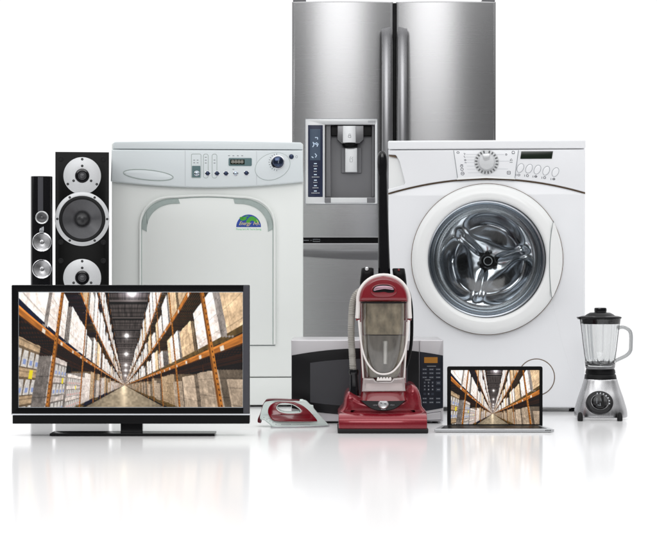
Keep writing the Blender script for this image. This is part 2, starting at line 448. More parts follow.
# ------------------------------------------------------------------ floor
def build_floor():
    V = [(-60, 2.75, 0), (60, 2.75, 0), (60, 160, 0), (-60, 160, 0)]
    me = bpy.data.meshes.new('floor'); me.from_pydata(V, [], [(0, 1, 2, 3)])
    o = finish('floor', me, floor_material(), None, None); o['kind'] = 'structure'
    me = bpy.data.meshes.new('unseen_dark_ground'); me.from_pydata([(-60, -40, -.004), (60, -40, -.004), (60, 2.75, -.004), (-60, 2.75, -.004)], [], [(0, 1, 2, 3)])
    o = finish('unseen_dark_ground', me, mat('unseen_ground_dark', (.09, .09, .092), .6, noise=((3, 3, 3), .2)), None, None); o['kind'] = 'structure'  # added out of view, dark so reflections and floor bounce stay low
build_floor()

# ------------------------------------------------------------------ television
def television():
    T = Thing('television', 'wide television with black frame on a low black stand, showing a warehouse aisle', 'television', 4.95, 130.5)
    f = prism(T, 'frame', [rrect(11.5, 285, 249.5, 415, 1), rrect(18.6, 292.1, 242.9, 407.4, .3)], 0, .03, M['bezel'], bev=.0012)
    prism(T, 'back_cover', rrect(13, 286.5, 248, 421, 2), .031, .06, M['black'], bev=.006)
    prism(T, 'frame_edge', rrect(243.3, 285.6, 249.2, 414.4, .8), -.0018, -.0002, M['bezel_side'], f, bev=.0006)
    screen(T, 'screen', 18.4, 291.9, 243.1, 407.6, .004, 440, 226)
    strokes(T, 'screen_trim', [loop(rrect(18.6, 292.1, 242.9, 407.4, 0))], .7, -.0004, M['print_grey'], f)
    prism(T, 'lower_bar', rrect(12.5, 415.3, 249.5, 423.8, .6), -.004, .03, M['bezel'], bev=.001)
    prism(T, 'trim_line', rrect(12, 413.9, 249.8, 415.2, .2), -.0055, .01, M['print_light'], bev=.0003)
    prism(T, 'stand_neck', rrect(120.5, 422, 142.5, 435, .3), .012, .034, M['gloss'], bev=.002)
    b = prism(T, 'stand_base', rrect(49.5, 433.6, 214.5, 435.95, .5), -.01, .075, M['bezel'], bev=.001)
television()

# ------------------------------------------------------------------ speakers
def driver_screws(T, pts, y, parent, r=1.25):
    for x, z in pts: lathe(T, 'screw', [(r, y + .002), (r, y - .0006), (r * .6, y - .0009), (0, y + .0004)], (x, z), M['black'], parent, n=14)
def big_speaker():
    T = Thing('tower_speaker', 'broad black tower loudspeaker with silver ringed woofer between two silver tweeter plates', 'speaker', 5.75, 82.2, True)
    g = T.Z(0); gy = HY + CAMZ / T.k
    cab = prism(T, 'cabinet', [rrect(55.3, 152, 109, gy - 1.5, .3), ell(82.2, 219, 21)], .0, .26, M['black'], bev=.0015)
    prism(T, 'front_baffle', [rrect(55.8, 152.6, 108.5, gy - 2, .3), ell(82.2, 219, 21)], -.006, -.0002, M['baffle'], bev=.001)
    for x, z in ((60.8, 158.8), (103.4, 158.8), (60.8, 242.3), (103.4, 242.3), (60.8, 260.8), (103.4, 260.8), (60.8, 344), (103.4, 344)):
        lathe(T, 'grille_peg', [(2.7, -.0055), (2.7, -.0085), (2.0, -.009), (1.7, -.0075), (0, -.007)], (x, z), M['rubber'], n=24)
    def tweeter(cz, rr):
        p = lathe(T, 'tweeter_plate', [(rr, -.006), (rr, -.0085), (rr - .4, -.009), (7.2, -.009), (6.8, -.0075)], (82.2, cz), M['alu_plate'], n=90)
        lathe(T, 'tweeter_ring', [(6.9, -.0085), (6.6, -.011), (5.2, -.0115), (4.6, -.008), (4.2, -.007)], (82.2, cz), M['gloss'], p)
        lathe(T, 'tweeter_dome', [(4.6, -.007), (4.0, -.0095), (3.2, -.008), (2.6, -.0105), (1.6, -.0125), (0, -.0132)], (82.2, cz), M['cone'], p)
        driver_screws(T, [(82.2, cz - 16.6), (82.2, cz - 9.9), (73.6, cz + 5.0), (91.1, cz + 5.0)] + [(67.8, cz + 8.4), (96.8, cz + 8.4)], -.009, p)
    tweeter(175.8, 18.6); tweeter(277.8, 18.8); 
    p = lathe(T, 'woofer_ring', [(27, -.006), (27, -.0105), (26.4, -.0115), (23.2, -.0115), (22.6, -.010)], (82.2, 219), M['alu_plate'], n=120)
    lathe(T, 'woofer_surround', [(23.2, -.0105), (22.4, -.013), (21.2, -.0145), (20.2, -.013), (19.6, -.0105)], (82.2, 219), M['rubber'], p, n=96)
    lathe(T, 'woofer_cone', [(19.8, -.0105), (16, -.005), (12, .0015), (8, .008), (6, .012)], (82.2, 219), M['cone'], p, n=96)
    lathe(T, 'dust_cap', [(7.4, .0085), (6.6, .003), (4.8, -.0005), (2.5, -.003), (0, -.004)], (82.2, 219), M['dustcap'], p, n=48)
    driver_screws(T, [(82.2 + 24.9 * math.cos(math.radians(a)), 219 + 24.9 * math.sin(math.radians(a))) for a in (0, 180, 60, 120, 240, 300)], -.0115, p, 1.2)
big_speaker()

def slim_speaker():
    T = Thing('slim_speaker', 'narrow gloss black column speaker with three small silver drivers, at the far left', 'speaker', 5.70, 41.6, True)
    gy = HY + CAMZ / T.k
    secs = [(176, 41.6, 10.2, .045, .040, 5), (176.3, 41.6, 10.8, .045, .0425, 5), (gy - 1, 41.6, 11, .045, .043, 5)]
    loft(T, 'cabinet', secs, M['gloss'])
    prism(T, 'highlight_strip', rrect(37.8, 177, 43.2, 212, .3), -.0004, .006, M['bezel_side'], bev=.0004)  # grey strip paints in the highlight down the gloss cabinet front
    def drv(cz, r, cone):
        p = lathe(T, 'driver_ring', [(r, .004), (r, -.004), (r - .5, -.0055), (r - 1.3, -.005), (r - 1.7, -.003)], (41.9, cz), M['chrome'] if cone else M['alu'])
        lathe(T, 'driver_cone', [(r - 1.4, -.0035), (r * .55, -.001), (r * .25, .0005), (r * .22, -.001), (0, -.002)], (41.9, cz), M['fan'] if cone else M['cone'], p)
    drv(217.6, 6.5, False); drv(242.0, 9.6, True); drv(269.0, 9.6, True); drv(300, 9.6, True)
    strokes(T, 'emblem', [[(39.6, 230.8), (40.3, 228.4)], [(41, 230.8), (41, 227.8)], [(42.2, 230.8), (42.2, 227)], [(43.3, 230.8), (43.3, 226.6)], [(39.4, 231.8), (43.6, 231.8)]], .7, -.0012, M['print_light'])
M['fan'] = mat('spun_aluminium', (.42, .42, .43), .22, 1.0)
def fan_nodes():
    # radially spun metal: bright and dark sectors come from the circular brushing (anisotropic, tangent round the axis)
    m = M['fan']; n, l = m.node_tree.nodes, m.node_tree.links; p = n['Principled BSDF']
    p.inputs['Anisotropic'].default_value = .95; p.inputs['Roughness'].default_value = .26
    tg = n.new('ShaderNodeTangent'); tg.direction_type = 'RADIAL'; tg.axis = 'Y'; l.new(tg.outputs[0], p.inputs['Tangent'])
fan_nodes()
slim_speaker()

# ------------------------------------------------------------------ left washing machine
def arch_left(x0, x1, top, yb, r=34, rz=30, sag=1.6, pw=2.3, n=14):
    pts = [(x0, yb)]
    for i in range(n + 1):
        a = PI / 2 * i / n; pts.append((x0 + r - r * abs(math.cos(a)) ** (2 / pw), top + sag + rz - rz * abs(math.sin(a)) ** (2 / pw)))
    for i in range(1, 8):
        t = i / 8; pts.append((x0 + r + (x1 - x0 - 2 * r) * t, top + sag - sag * math.sin(PI * t)))
    for i in range(n + 1):
        a = PI / 2 * (1 - i / n); pts.append((x1 - r + r * abs(math.cos(a)) ** (2 / pw), top + sag + rz - rz * abs(math.sin(a)) ** (2 / pw)))
    pts.append((x1, yb)); return pts
def washer_left():
    T = Thing('washing_machine', 'white washing machine with arched door panel and half round blue and green sticker', 'washing machine', 6.05, 207.5, True)
    gy = HY + CAMZ / T.k
    prism(T, 'body', rrect(111.8, 143, 303.2, 405.5, 1.5), .012, .55, M['white_left'], bev=.006)
    prism(T, 'front_panel', rrect(111.8, 176, 303.2, 377, .4), 0, .0118, M['white_left'], bev=.002)
    prism(T, 'kick_panel', rrect(111.8, 378.0, 303.2, 405.3, .4), .001, .0118, M['white_left'], bev=.002)
    for x in (122, 293):
        for y in (.05, .5): lathez(T, 'foot', [(0, 405), (5, 405), (6, gy), (0, gy)], x, M['rubber'], y=y, n=20)
    # top and control panel
    top = [(112.6, 149.2), (113.2, 143.2), (115, 142)] + [(115 + (300.6 - 115) * t / 10, 142 - 1.2 * math.sin(PI * t / 10)) for t in range(1, 10)] + [(300.6, 142), (302.4, 143.2), (302.8, 149.2)]
    prism(T, 'lid', top, -.016, .54, M['panel_left'], bev=.003)
    low = [(303.4 - 192.8 * t / 16, 181.6 + 5.9 * math.sin(PI * t / 16) ** .9) for t in range(17)]
    cp = prism(T, 'control_panel', [(111.6, 149.9), (302.8, 149.9)] + low, -.02, -.0005, M['panel_left'], bev=.005)
    y = -.0202
    for q in ([(185.2, 150.5), (185.2, 186)], [(256.6, 151), (256.6, 184.5)]): strokes(T, 'panel_seam', [q], .45, y, M['print_light'], cp)
    # detergent drawer outline: a shallow pressed oval
    tube(T, 'drawer_grip', [(p[0], p[1], -.0205) for p in loop(ell(148.3, 175.2, 25, 5.1, 5.5, 48))], .42, M['gasket'], cp, n=8, flat=.5, cap=False)
    prism(T, 'drawer_face', ell(148.3, 175.2, 24, 4.5, 5.5, 48), -.0212, -.019, M['panel_left'], cp, bev=.0008)
    strokes(T, 'key_outlines', [loop(rrect(191.4, 154, 201, 178, 1.4)), loop(rrect(203.4, 154, 208.2, 178, 2)), loop(rrect(212.1, 154, 216.9, 178, 2))], .5, y, M['gasket'], cp)
    prism(T, 'indicator_window', rrect(192, 165.8, 200.4, 177.4, .6), -.0209, -.0195, M['teal'], cp, bev=.0003)
    dots = [(194.2, 160.2), (197.6, 160.2), (194.2, 162.8), (197.6, 162.8), (205.8, 157.3), (205.8, 160.2), (205.8, 163), (214.5, 160), (214.5, 163)] + [(229 + 4.4 * i, 155.6) for i in range(4)] + [(233.4, 169.2)]
    marks(T, 'indicator_mark', [[(a - .9, b), (a + .9, b)] for a, b in dots], .8, y, M['print_grey'], cp)
    for i, (a, b) in enumerate(((196.8, 173.4), (207.6, 173.4), (217, 173.4), (226, 173.4), (235.6, 173.2), (246.4, 172.9))):
        rr = lathe(T, 'button_collar', [(2.7, -.0195), (2.6, -.0215), (2.2, -.022), (2.1, -.0205)], (a, b), M['chrome'], cp, n=28)
        lathe(T, 'button', [(2.25, -.0205), (2.1, -.023), (1.5, -.0245), (.7, -.0252), (0, -.0254)], (a, b), M['ball_silver'] if i in (0, 4) else M['blue_knob'], cp, n=28)
    dsp = prism(T, 'display', rrect(228.6, 157.8, 251.8, 165.8, 1.2), -.0215, -.0195, M['teal'], cp, bev=.0005)
    prism(T, 'display_glass', rrect(230.2, 159.2, 244.6, 164.4, .5), -.0219, -.0210, M['lcd_green'], dsp, bev=.0002)
    text(T, 'display_digits', '8888', (237.4, 161.8), 3.0, -.0222, M['teal_light'], dsp, w=12)
    kp = prism(T, 'knob_plate', ell(272.6, 166.2, 17.9, 12.8, -22), -.0216, -.0195, M['panel_left'], cp, bev=.0012)
    strokes(T, 'knob_plate_edge', [loop(ell(272.6, 166.2, 18.1, 13.0, -22))], .35, -.0204, M['gasket'], cp)
    strokes(T, 'knob_ticks', [[(277.4 + r0 * math.cos(a), 162 + r0 * math.sin(a)) for r0 in (7.6, 8.9)] for a in [math.radians(95 + 17 * i) for i in range(11)]], .5, -.0219, M['print_dark'], kp)
    lathe(T, 'dial_collar', [(7, -.021), (6.8, -.026), (6.0, -.028), (5.3, -.027)], (277.8, 162), M['chrome'], cp)
    kb = lathe(T, 'dial', [(5.6, -.026), (5.4, -.034), (4.8, -.037), (2.8, -.0385), (0, -.0388)], (278, 161.4), M['blue_knob'], cp)
    strokes(T, 'dial_pointer', [[(278.8, 159), (278.3, 163)]], .8, -.0392, M['ball_silver'], kb)
    lathe(T, 'power_button', [(2.5, -.0195), (2.4, -.0215), (1.9, -.024), (.8, -.0252), (0, -.0254)], (291.4, 156.3), M['blue_knob'], cp, n=28)
    strokes(T, 'power_mark', [loop(ell(296.6, 156.4, 1, 1.2, n=12))], .35, y, M['print_grey'], cp)
    # door
    out = arch_left(140.2, 274.2, 196, 345)
    door = prism(T, 'door', out, -.006, -.0003, M['white_left'], bev=.0015)
    rim = arch_left(140, 274.6, 195.3, 344.5)
    tube(T, 'door_rim', [(p[0], p[1], -.008) for p in rim], 1.25, M['white_left'], door, n=12, flat=.8)
    tube(T, 'door_gap', [(p[0], p[1], -.0062) for p in arch_left(141.6, 273, 197.2, 344.5)], .45, M['gasket'], door, n=8, flat=.3)
    strokes(T, 'door_lower_gap', [[(140, 345.6), (275, 345.6)]], .9, -.0002, M['grey_seam'], door)
    # grey corner gaskets follow the arch between rim and door skin
    a_o = arch_left(142.0, 272.6, 197.6, 345); a_i = arch_left(146.8, 268.0, 202.0, 345, r=31, rz=28)
    def band(sel):
        A = [p for p in smooth_path(a_o, 3) if sel(p)]; B = [p for p in smooth_path(a_i, 3) if sel(p)]
        return [tuple(p) for p in A] + [tuple(p) for p in reversed(B)]
    prism(T, 'door_gasket', band(lambda p: p[0] < 180.5 and p[1] < 237), -.0078, -.0055, M['gasket'], door, bev=.0005)
    prism(T, 'door_gasket', band(lambda p: p[0] > 232.3 and p[1] < 237), -.0078, -.0055, M['gasket'], door, bev=.0005)
    # sticker
    half = [(248.6 + 12.4 * math.cos(PI * i / 24), 227 - 12.6 * math.sin(PI * i / 24)) for i in range(25)]
    st = prism(T, 'sticker', half, -.0066, -.0058, M['st_blue'], bev=.0001); ys = -.0067
    land = [ell(243.5, 218.6, 3.4, 1.8, -15, 20), ell(241.5, 217.9, 2, 1.2, 0, 14), smooth2([(246, 222), (248, 218.5), (250.5, 216.5), (253.5, 216.6), (257, 218.8), (259, 222), (256, 222.4), (252, 220.4), (249, 222.6)]), ell(247, 216, 1.5, .6, 0, 12)]
    join([prism(T, 'l', q, ys - .0002, ys, M['st_green'], st) for q in land], 'sticker_land')
    text(T, 'sticker_word', 'Energy', (244.6, 223.4), 3.6, ys - .0006, M['st_yellow'], st, shear=.5, w=12.5)
    strokes(T, 'sticker_figures', [[(253.5, 225), (254.6, 221), (255.5, 224.6)], [(256.8, 225.5), (257.8, 221.5), (256.6, 219.8)], [(257.8, 221.5), (259.3, 225)], [(254, 222.8), (256.8, 223.6)]], .5, ys - .0006, M['st_yellow'], st)
    text(T, 'sticker_slogan', "Money Isn't All You're Saving", (248.6, 229.2), 1.7, -.0062, M['st_text'], st, w=25)
def smooth2(P): return [tuple(p) for p in smooth_path(P, 5, True)]
washer_left()

# ------------------------------------------------------------------ refrigerator
def fridge():
    T = Thing('refrigerator', 'tall brushed steel french door refrigerator with a water dispenser in its left door', 'refrigerator', 7.2, 394)
    gy = HY + CAMZ / T.k
    prism(T, 'cabinet', rrect(292.6, 3, 495.6, gy - 2, .5), .03, .58, M['fr_side'], bev=.003)
    for x in (305, 483):
        for y in (.06, .5): lathez(T, 'foot', [(0, gy - 3), (5, gy - 3), (5, gy), (0, gy)], x, M['rubber'], y=y, n=16)
    def bow(x0, x1, amt, e=.0):
        xm, hw = (T.X(x0) + T.X(x1)) / 2, (T.X(x1) - T.X(x0)) / 2
        def f(v):
            t = (v.x - xm) / hw
            if v.y < .02: v.y += amt * (t * t) - amt
            return v
        return f
    def curved(name, x0, z0, x1, z1, holes, amt, mm, yb=.026, parent=None, nx=36, edge=.006):
        """a door skin bowed towards the viewer, built as a grid with a rectangular opening left out"""
        xs = sorted(set([x0 + (x1 - x0) * i / nx for i in range(nx + 1)] + [h for q in holes for h in (q[0], q[2])]))
        zs = sorted(set([z0, z1, z0 + .5, z1 - .5, z0 + 1.2, z1 - 1.2] + [h for q in holes for h in (q[1], q[3])]))
        xs = sorted(set(xs + [x0 + .4, x0 + 1, x0 + 2, x1 - .4, x1 - 1, x1 - 2]))
        def yy(x, z):
            t = (x - (x0 + x1) / 2) / ((x1 - x0) / 2); y = -amt * (1 - t * t)
            dd = min(x - x0, x1 - x, z - z0, z1 - z); r = 2.0
            if dd < r: y += edge * (1 - math.sqrt(max(0, 1 - (1 - dd / r) ** 2)))
            return y
        bm = bmesh.new(); g = {}
        for i, x in enumerate(xs):
            for j, z in enumerate(zs):
                y = yy(x, z); g[i, j] = bm.verts.new((T.X(x), y, T.Z(z)))
        fs = []
        for i in range(len(xs) - 1):
            for j in range(len(zs) - 1):
                mx, mz = (xs[i] + xs[i + 1]) / 2, (zs[j] + zs[j + 1]) / 2
                if any(q[0] < mx < q[2] and q[1] < mz < q[3] for q in holes): continue
                fs.append(bm.faces.new((g[i, j], g[i + 1, j], g[i + 1, j + 1], g[i, j + 1])))
        bmesh.ops.recalc_face_normals(bm, faces=fs)
        ed = [e for e in bm.edges if len(e.link_faces) == 1]
        r = bmesh.ops.extrude_edge_only(bm, edges=ed)
        for v in [v for v in r['geom'] if isinstance(v, bmesh.types.BMVert)]: v.co.y = yb
        loose = [v for v in bm.verts if not v.link_faces]
        for v in loose: bm.verts.remove(v)
        bmesh.ops.recalc_face_normals(bm, faces=bm.faces)
        me = bpy.data.meshes.new(name); bm.to_mesh(me); bm.free()
        return finish(name, me, mm, parent or T, 30)
    ld = curved('door', 292, 1.6, 393.2, 238, [(305.6, 119.2, 377.2, 203.8)], .016, M['steel'])
    rd = curved('door', 396.2, 1.6, 496, 238, [], .016, M['steel'])
    ld['label'] = 'left door with water dispenser'
    prism(T, 'centre_gasket', rrect(393.4, 3, 396.0, 237, .1), .010, .028, M['black'])
    prism(T, 'hinge_cover', rrect(293, -.6, 306, 2.6, .5), .02, .07, M['fr_side'], bev=.002)
    prism(T, 'hinge_cover', rrect(482, -.6, 495, 2.6, .5), .02, .07, M['fr_side'], bev=.002)
    dr = curved('freezer_drawer', 292, 242.8, 496, gy - 6, [], .012, M['steel'])
    # drawer finger recess with dark curved lip
    lip = [(292.6, 249.6)] + [(292.6 + 203 * t / 20, 249.4) for t in range(1, 21)] + [(495.6 - 203 * t / 20, 255.6 + 4.6 * math.sin(PI * t / 20)) for t in range(21)]
    prism(T, 'drawer_grip', lip, -.016, -.002, M['steel_dark'], dr, bev=.002, warp=None)
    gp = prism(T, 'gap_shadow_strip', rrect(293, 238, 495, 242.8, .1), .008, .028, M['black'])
    gp.name = 'gap_shade_strip'  # black strip paints the shade in the gap between doors and drawer
    strokes(T, 'gap_strip_mark', [[(303.5, 240.3), (309, 240.3)], [(310.5, 240.3), (311.5, 240.3)], [(313, 239.4), (320, 239.4), (320, 241.4), (313, 241.4), (313, 239.4)]], .5, .0078, M['print_grey'], gp)
    # bar handles
    def handle(x, s, door, zb=236):
        pts = [(x, 28.5 + (zb - 28.5) * t / 40, 0) for t in range(41)]
        V = []; Fc = []
        for i, (a, b, _) in enumerate(pts):
            t = i / 40; out = .030 + .030 * math.sin(PI * t) ** .7
            w = 5.0 if i else 4.4; dd = .007
            sec = [(-w, dd), (-w, -.004), (-w * .7, -dd), (w * .7, -dd), (w, -.004), (w, dd)]
            for q, r in sec: V.append((T.X(a) + q * T.k, -.012 - out + r, T.Z(b + (1.6 if i == 0 and q * s < 0 else 0))))
        m_ = 6
        for i in range(40):
            for j in range(m_): j2 = (j + 1) % m_; Fc.append((i * m_ + j, i * m_ + j2, (i + 1) * m_ + j2, (i + 1) * m_ + j))
        Fc.append(tuple(range(m_))); Fc.append(tuple(40 * m_ + j for j in range(m_)))
        me = bpy.data.meshes.new('handle'); me.from_pydata(V, [], Fc); recalc(me)
        h = finish('handle', me, M['handle_steel'], door, 40)
        for zz in (32, zb - 5): prism(T, 'handle_mount', rrect(x - 3, zz - 3, x + 3, zz + 3, .5), -.036, .0, M['handle_steel'], h, bev=.001)
    handle(386.2, 1, ld); handle(402.2, -1, rd)
    # dispenser
    bz = prism(T, 'dispenser_frame', [rrect(305.0, 118.6, 377.8, 204.2, 1.2), rrect(325, 124.6, 374.8, 203.0, .4)], -.020, .02, M['alu'], ld, bev=.0015)
    strokes(T, 'dispenser_frame_edge', [loop(rrect(305.3, 118.9, 377.5, 203.9, 1.2))], .5, -.0202, M['print_grey'], bz)
    text(T, 'frame_print', 'INOX', (371.6, 121.6), 1.9, -.0204, M['print_grey'], bz, w=6) if False else strokes(T, 'frame_print', [loop(ell(368.9 + 1.9 * i, 121.6, .6, .85, n=10)) for i in range(4)], .4, -.0204, M['print_grey'], bz)
    tp = prism(T, 'touch_panel', rrect(308.0, 125.0, 322.8, 197.0, .6), -.0215, -.0195, M['navy'], bz, bev=.0004)
    lc = prism(T, 'touch_display', rrect(310.0, 129.0, 320.4, 160.2, .4), -.0222, -.021, M['lcd_blue'], tp, bev=.0002)
    strokes(T, 'display_glyphs', [[(315, 137.5), (317.6, 137.5), (317.6, 139.4)], [(313, 142), (314, 145), (312.6, 147)], [(315, 144), (316.6, 142.6), (318.2, 144), (317, 146.6)], [(311.6, 156.6), (313.4, 157.8)], [(315, 153.5), (316.6, 155.5), (315.4, 157.4)], [(313.5, 143), (317.5, 145)]], .9, -.0226, M['lcd_lit'], lc)
    marks = []
    for i, zz in enumerate((163.6, 168.8, 174.6, 180.2, 185.6, 191)):
        marks.append([(314, zz), (316.8, zz)])
    strokes(T, 'touch_icons', marks, 1.0, -.0219, M['lcd_lit'], tp)
    words = []
    for i, (zz, w) in enumerate(((166, 4), (171.4, 3.4), (177, 7), (182.4, 4), (187.8, 5.4), (193, 8))):
        x = 315.4 - w / 2
        while x < 315.4 + w / 2: words.append([(x, zz), (x + .55, zz)]); x += .85
    strokes(T, 'touch_labels', words, .8, -.0219, M['print_light'], tp)
    cav = prism(T, 'dispenser_recess', [rrect(324.6, 124.2, 375.2, 203.4, .2), rrect(325.2, 124.8, 374.6, 197.4, .2)], -.010, .085, M['steel_dark'], bz)
    prism(T, 'recess_back', rrect(324, 122, 376, 206, .2), .086, .09, M['disp_back'], cav)
    prism(T, 'recess_side', rrect(325.6, 125, 331.0, 197.2, .2), .0, .08, M['fr_side'], cav, bev=.002)
    prism(T, 'recess_side', rrect(371.8, 125, 374.4, 197.2, .2), .0, .08, M['fr_side'], cav, bev=.002)
    prism(T, 'recess_ceiling', rrect(331.2, 125, 371.6, 136.0, .2), .01, .08, M['black'], cav, bev=.002)
    prism(T, 'drip_tray', rrect(325.3, 197.6, 374.7, 203.0, .3), -.022, .06, M['alu'], cav, bev=.001)
    prism(T, 'tray_end', rrect(325.4, 197.8, 330.8, 202.8, .3), -.0235, -.021, M['fr_side'], cav, bev=.0005)
    prism(T, 'tray_end', rrect(367, 197.8, 374.6, 202.8, .3), -.0235, -.021, M['fr_side'], cav, bev=.0005)
    sp = prism(T, 'spout_housing', [(337.2, 125.4), (363.8, 125.4), (363.8, 139.5), (359.5, 143.4), (341.5, 143.4), (337.2, 139.5)], -.014, .05, M['steel_dark'], cav, bev=.003)
    prism(T, 'spout_face', rrect(342.8, 125.8, 355.8, 142.6, .4), -.0175, -.0135, M['alu'], sp, bev=.0008)
    strokes(T, 'lock_mark', [loop(rrect(348.4, 135.5, 350.8, 137.6, .3)), [(348.8, 135.5), (348.8, 134), (350.4, 134), (350.4, 135.5)]], .35, -.0178, M['print_dark'], sp)
    lathez(T, 'nozzle', [(0, 143), (8.2, 143.2), (7.4, 146.2), (5, 148), (0, 148)], 350, M['black'], y=.01, parent=sp, n=32)
    pd = prism(T, 'paddle_slot', rrect(341.4, 147.6, 361.6, 173.0, .8), .02, .05, M['fr_side'], cav, bev=.002)
    prism(T, 'paddle', rrect(344.8, 147.6, 357.6, 172.4, .8), .008, .019, M['alu'], pd, bev=.003)
    strokes(T, 'cup_mark', [[(349.6, 158.8), (350.2, 162), (352.2, 162), (352.8, 158.8), (349.6, 158.8)], [(350, 157.6), (351, 156.8)], [(352, 157.8), (353, 157)]], .35, .0078, M['print_dark'], pd)
fridge()

# ------------------------------------------------------------------ right washing machine
def washer_right():
    T = Thing('washing_machine', 'white front loading washing machine with round glass door and silver dial', 'washing machine', 5.85, 486.7, True)
    gy = HY + CAMZ / T.k; C = (486.2, 259)
    # front sheet: gently bowed in the outer flanks
    def arch(x): t = (x - 486.7) / 98.6; return 178.8 + 14.6 * t * t
    xs = [388.3 + (585.2 - 388.3) * i / 28 for i in range(29)]
    fr = [(x, arch(x) + .9) for x in xs] + [(585.2, 407.4), (388.3, 407.4)]
    front = prism(T, 'front_panel', [fr, ell(C[0], C[1], 62, n=96)], 0, .03, M['white_right'], bev=.006)
    prism(T, 'body', [rrect(388.6, 142, 584.9, 407.2, 1), ell(C[0], C[1], 62, n=96)], .031, .50, M['white_right'], bev=.004)
    # raised flank facets, as pressed in the sheet
    fl = smooth_path([(552, 296), (556.5, 318), (563, 345), (571, 370), (581, 394)], 6)
    tube(T, 'pressed_crease', [(p[0], p[1], .0018) for p in fl], .9, M['white_right'], front, n=10, flat=.8)
    prism(T, 'seam_shade_strip', [(x, arch(x) - 1.4) for x in xs] + [(x, arch(x) + 1.6) for x in reversed(xs)], .008, .0305, M['seam'])  # brown colour paints the shade inside the gap under the panel
    lid = prism(T, 'lid', rrect(387.9, 140.2, 585.6, 148.8, 1.6), -.010, .51, M['white_right'], bev=.004)
    pan = [(388.3, 149.6), (585.2, 149.6)] + [(x, arch(x) - .9) for x in reversed(xs)]
    pan = pan + [(388.3, 188.8), (404.0, 184.6), (405.2, 182.4), (399.5, 161), (396.4, 155.2), (395, 154.4), (388.3, 154.0)]
    cp = prism(T, 'control_panel', pan, -.006, .03, M['white_right'], bev=.002)
    prism(T, 'grip_recess', [(388.7, 154), (398, 154), (406.5, 184), (388.7, 190)], .014, .029, M['warm_white'], cp, bev=.001)
    prism(T, 'grip_recess_top', [(388.9, 154.3), (395.6, 154.8), (397, 157.4), (388.9, 155.6)], .004, .013, M['seam'], cp, bev=.0005)
    # programme panel, slightly proud with sloped sides
    pp = prism(T, 'dial_panel', [(454.0, 150.4), (518.2, 150.4), (515.4, 170), (514.2, 178.2), (486, 177.0), (458.0, 178.2), (456.8, 170)], -.0095, -.0058, M['white_right'], cp, bev=.001)
    for q in ([(453.6, 150.2), (456.6, 171), (457.6, 180)], [(518.6, 150.2), (515.8, 171), (514.8, 180)]): strokes(T, 'dial_panel_edge', [q], .55, -.0063, M['print_grey'], cp)
    prism(T, 'dial_panel_lip', [(457.4, 177.6), (486, 176.3), (514.8, 177.6), (515.2, 179.4), (486, 178.0), (456.8, 179.6)], -.013, -.0058, M['warm_white'], cp, bev=.0005)
    K = (486.6, 162.2); yk = -.0097
    tick = []
    for i in range(20):
        a = math.radians(-75 + 17.4 * i)
        tick.append([(K[0] + r * math.cos(a), K[1] + r * math.sin(a)) for r in (9.2, 11.8)])
    lathe(T, 'dial_skirt', [(12.6, -.009), (12.4, -.0112), (8, -.0116)], K, M['alu_plate'], cp, n=64)
    strokes(T, 'dial_ticks', tick, 1.5, -.0118, M['tick'], cp)
    dl = lathe(T, 'dial', [(8.2, -.011), (8.0, -.024), (7.2, -.0275), (4, -.0285), (0, -.0285)], K, M['alu_plate'], cp, n=64)
    prism(T, 'dial_grip', [(K[0] - 4.4, K[1] - 8.0), (K[0] + 3.4, K[1] - 8.6), (K[0] + 3.0, K[1] - 3.2), (K[0] - 1.2, K[1] - 1.8), (K[0] - 3.2, K[1] - 3)], -.0325, -.0284, M['alu'], dl, bev=.0015)
    lines = [[(466, 154.2), (478, 154.2)], [(466, 157.0), (475.5, 157)], [(466.5, 159.8), (474.5, 159.8)], [(467, 162.4), (474, 162.4)], [(467, 166.0), (474.5, 166)], [(467, 169.2), (475.6, 169.2)], [(468, 172.6), (479, 172.6)], [(495, 154.6), (504, 154.6)], [(499, 161.2), (509.6, 161.2)], [(497, 169), (508, 169)]]
    strokes(T, 'programme_lines', lines, .35, yk, M['print_light'], cp)
    ic = [loop(ell(457.8 + .2, 152.4, 1.3, .9, n=10)), [(463.6, 153.2), (465.2, 153.2), (464.4, 155)], [(463.8, 156), (465.2, 157.6)], loop(ell(465.2, 160, .8, n=8)), [(464.6, 162.6), (466.6, 162.6)], loop(ell(461.6, 166, 1.3, 1, n=10)), [(460.6, 164.6), (463, 164.6)], loop(ell(462, 169.2, 1.3, n=10)), loop(ell(462.6, 173.4, 1.6, n=12)), [(461.6, 173.4), (463.6, 173.4)], loop(ell(513.3, 152.6, 1.4, n=12)), [(512, 153.8), (514.6, 153.8)], loop(ell(506.2, 154.6, .8, n=8)), [(510, 160.4), (511.4, 158.8), (512.6, 160.6), (510, 160.6)], [(509.6, 162.4), (512.6, 162.4)], loop(rrect(507.2, 171.4, 510.4, 174.2, .5)), [(507.8, 172.8), (509.8, 172.8)]]
    marks(T, 'programme_icon', ic, .5, yk, M['print_dark'], cp)
    prism(T, 'display', [(521.4, 151.6), (553.0, 151.6), (551.9, 159.0), (520.2, 159.0)], -.0078, -.0055, M['lcd_green'], cp, bev=.0004)
    icons = []
    for i, (a, b) in enumerate(((520.4, 168.2), (529.0, 168.9), (537.4, 169.8), (546.2, 171.0), (555.4, 172.4))):
        prism(T, 'push_button', ell(a, b, 2.9, 4.5, 27, 32), -.0082, -.0058, M['white_right'], cp, bev=.001)
        strokes(T, 'push_button_edge', [loop(ell(a, b, 3.1, 4.7, 27, 32))], .45, -.0064, M['print_grey'], cp)
        x, z = a - 1.6, b + 6.9
        icons += [[(x - 2.8, z - 1), (x - 2.8, z + 1)], loop(ell(x, z, 1.2, .9 + .2 * (i % 2), n=10))]
        if i in (2, 4): icons += [[(x - 1, z), (x + 1.2, z)]]
    strokes(T, 'button_icons', icons, .5, -.0063, M['print_dark'], cp)
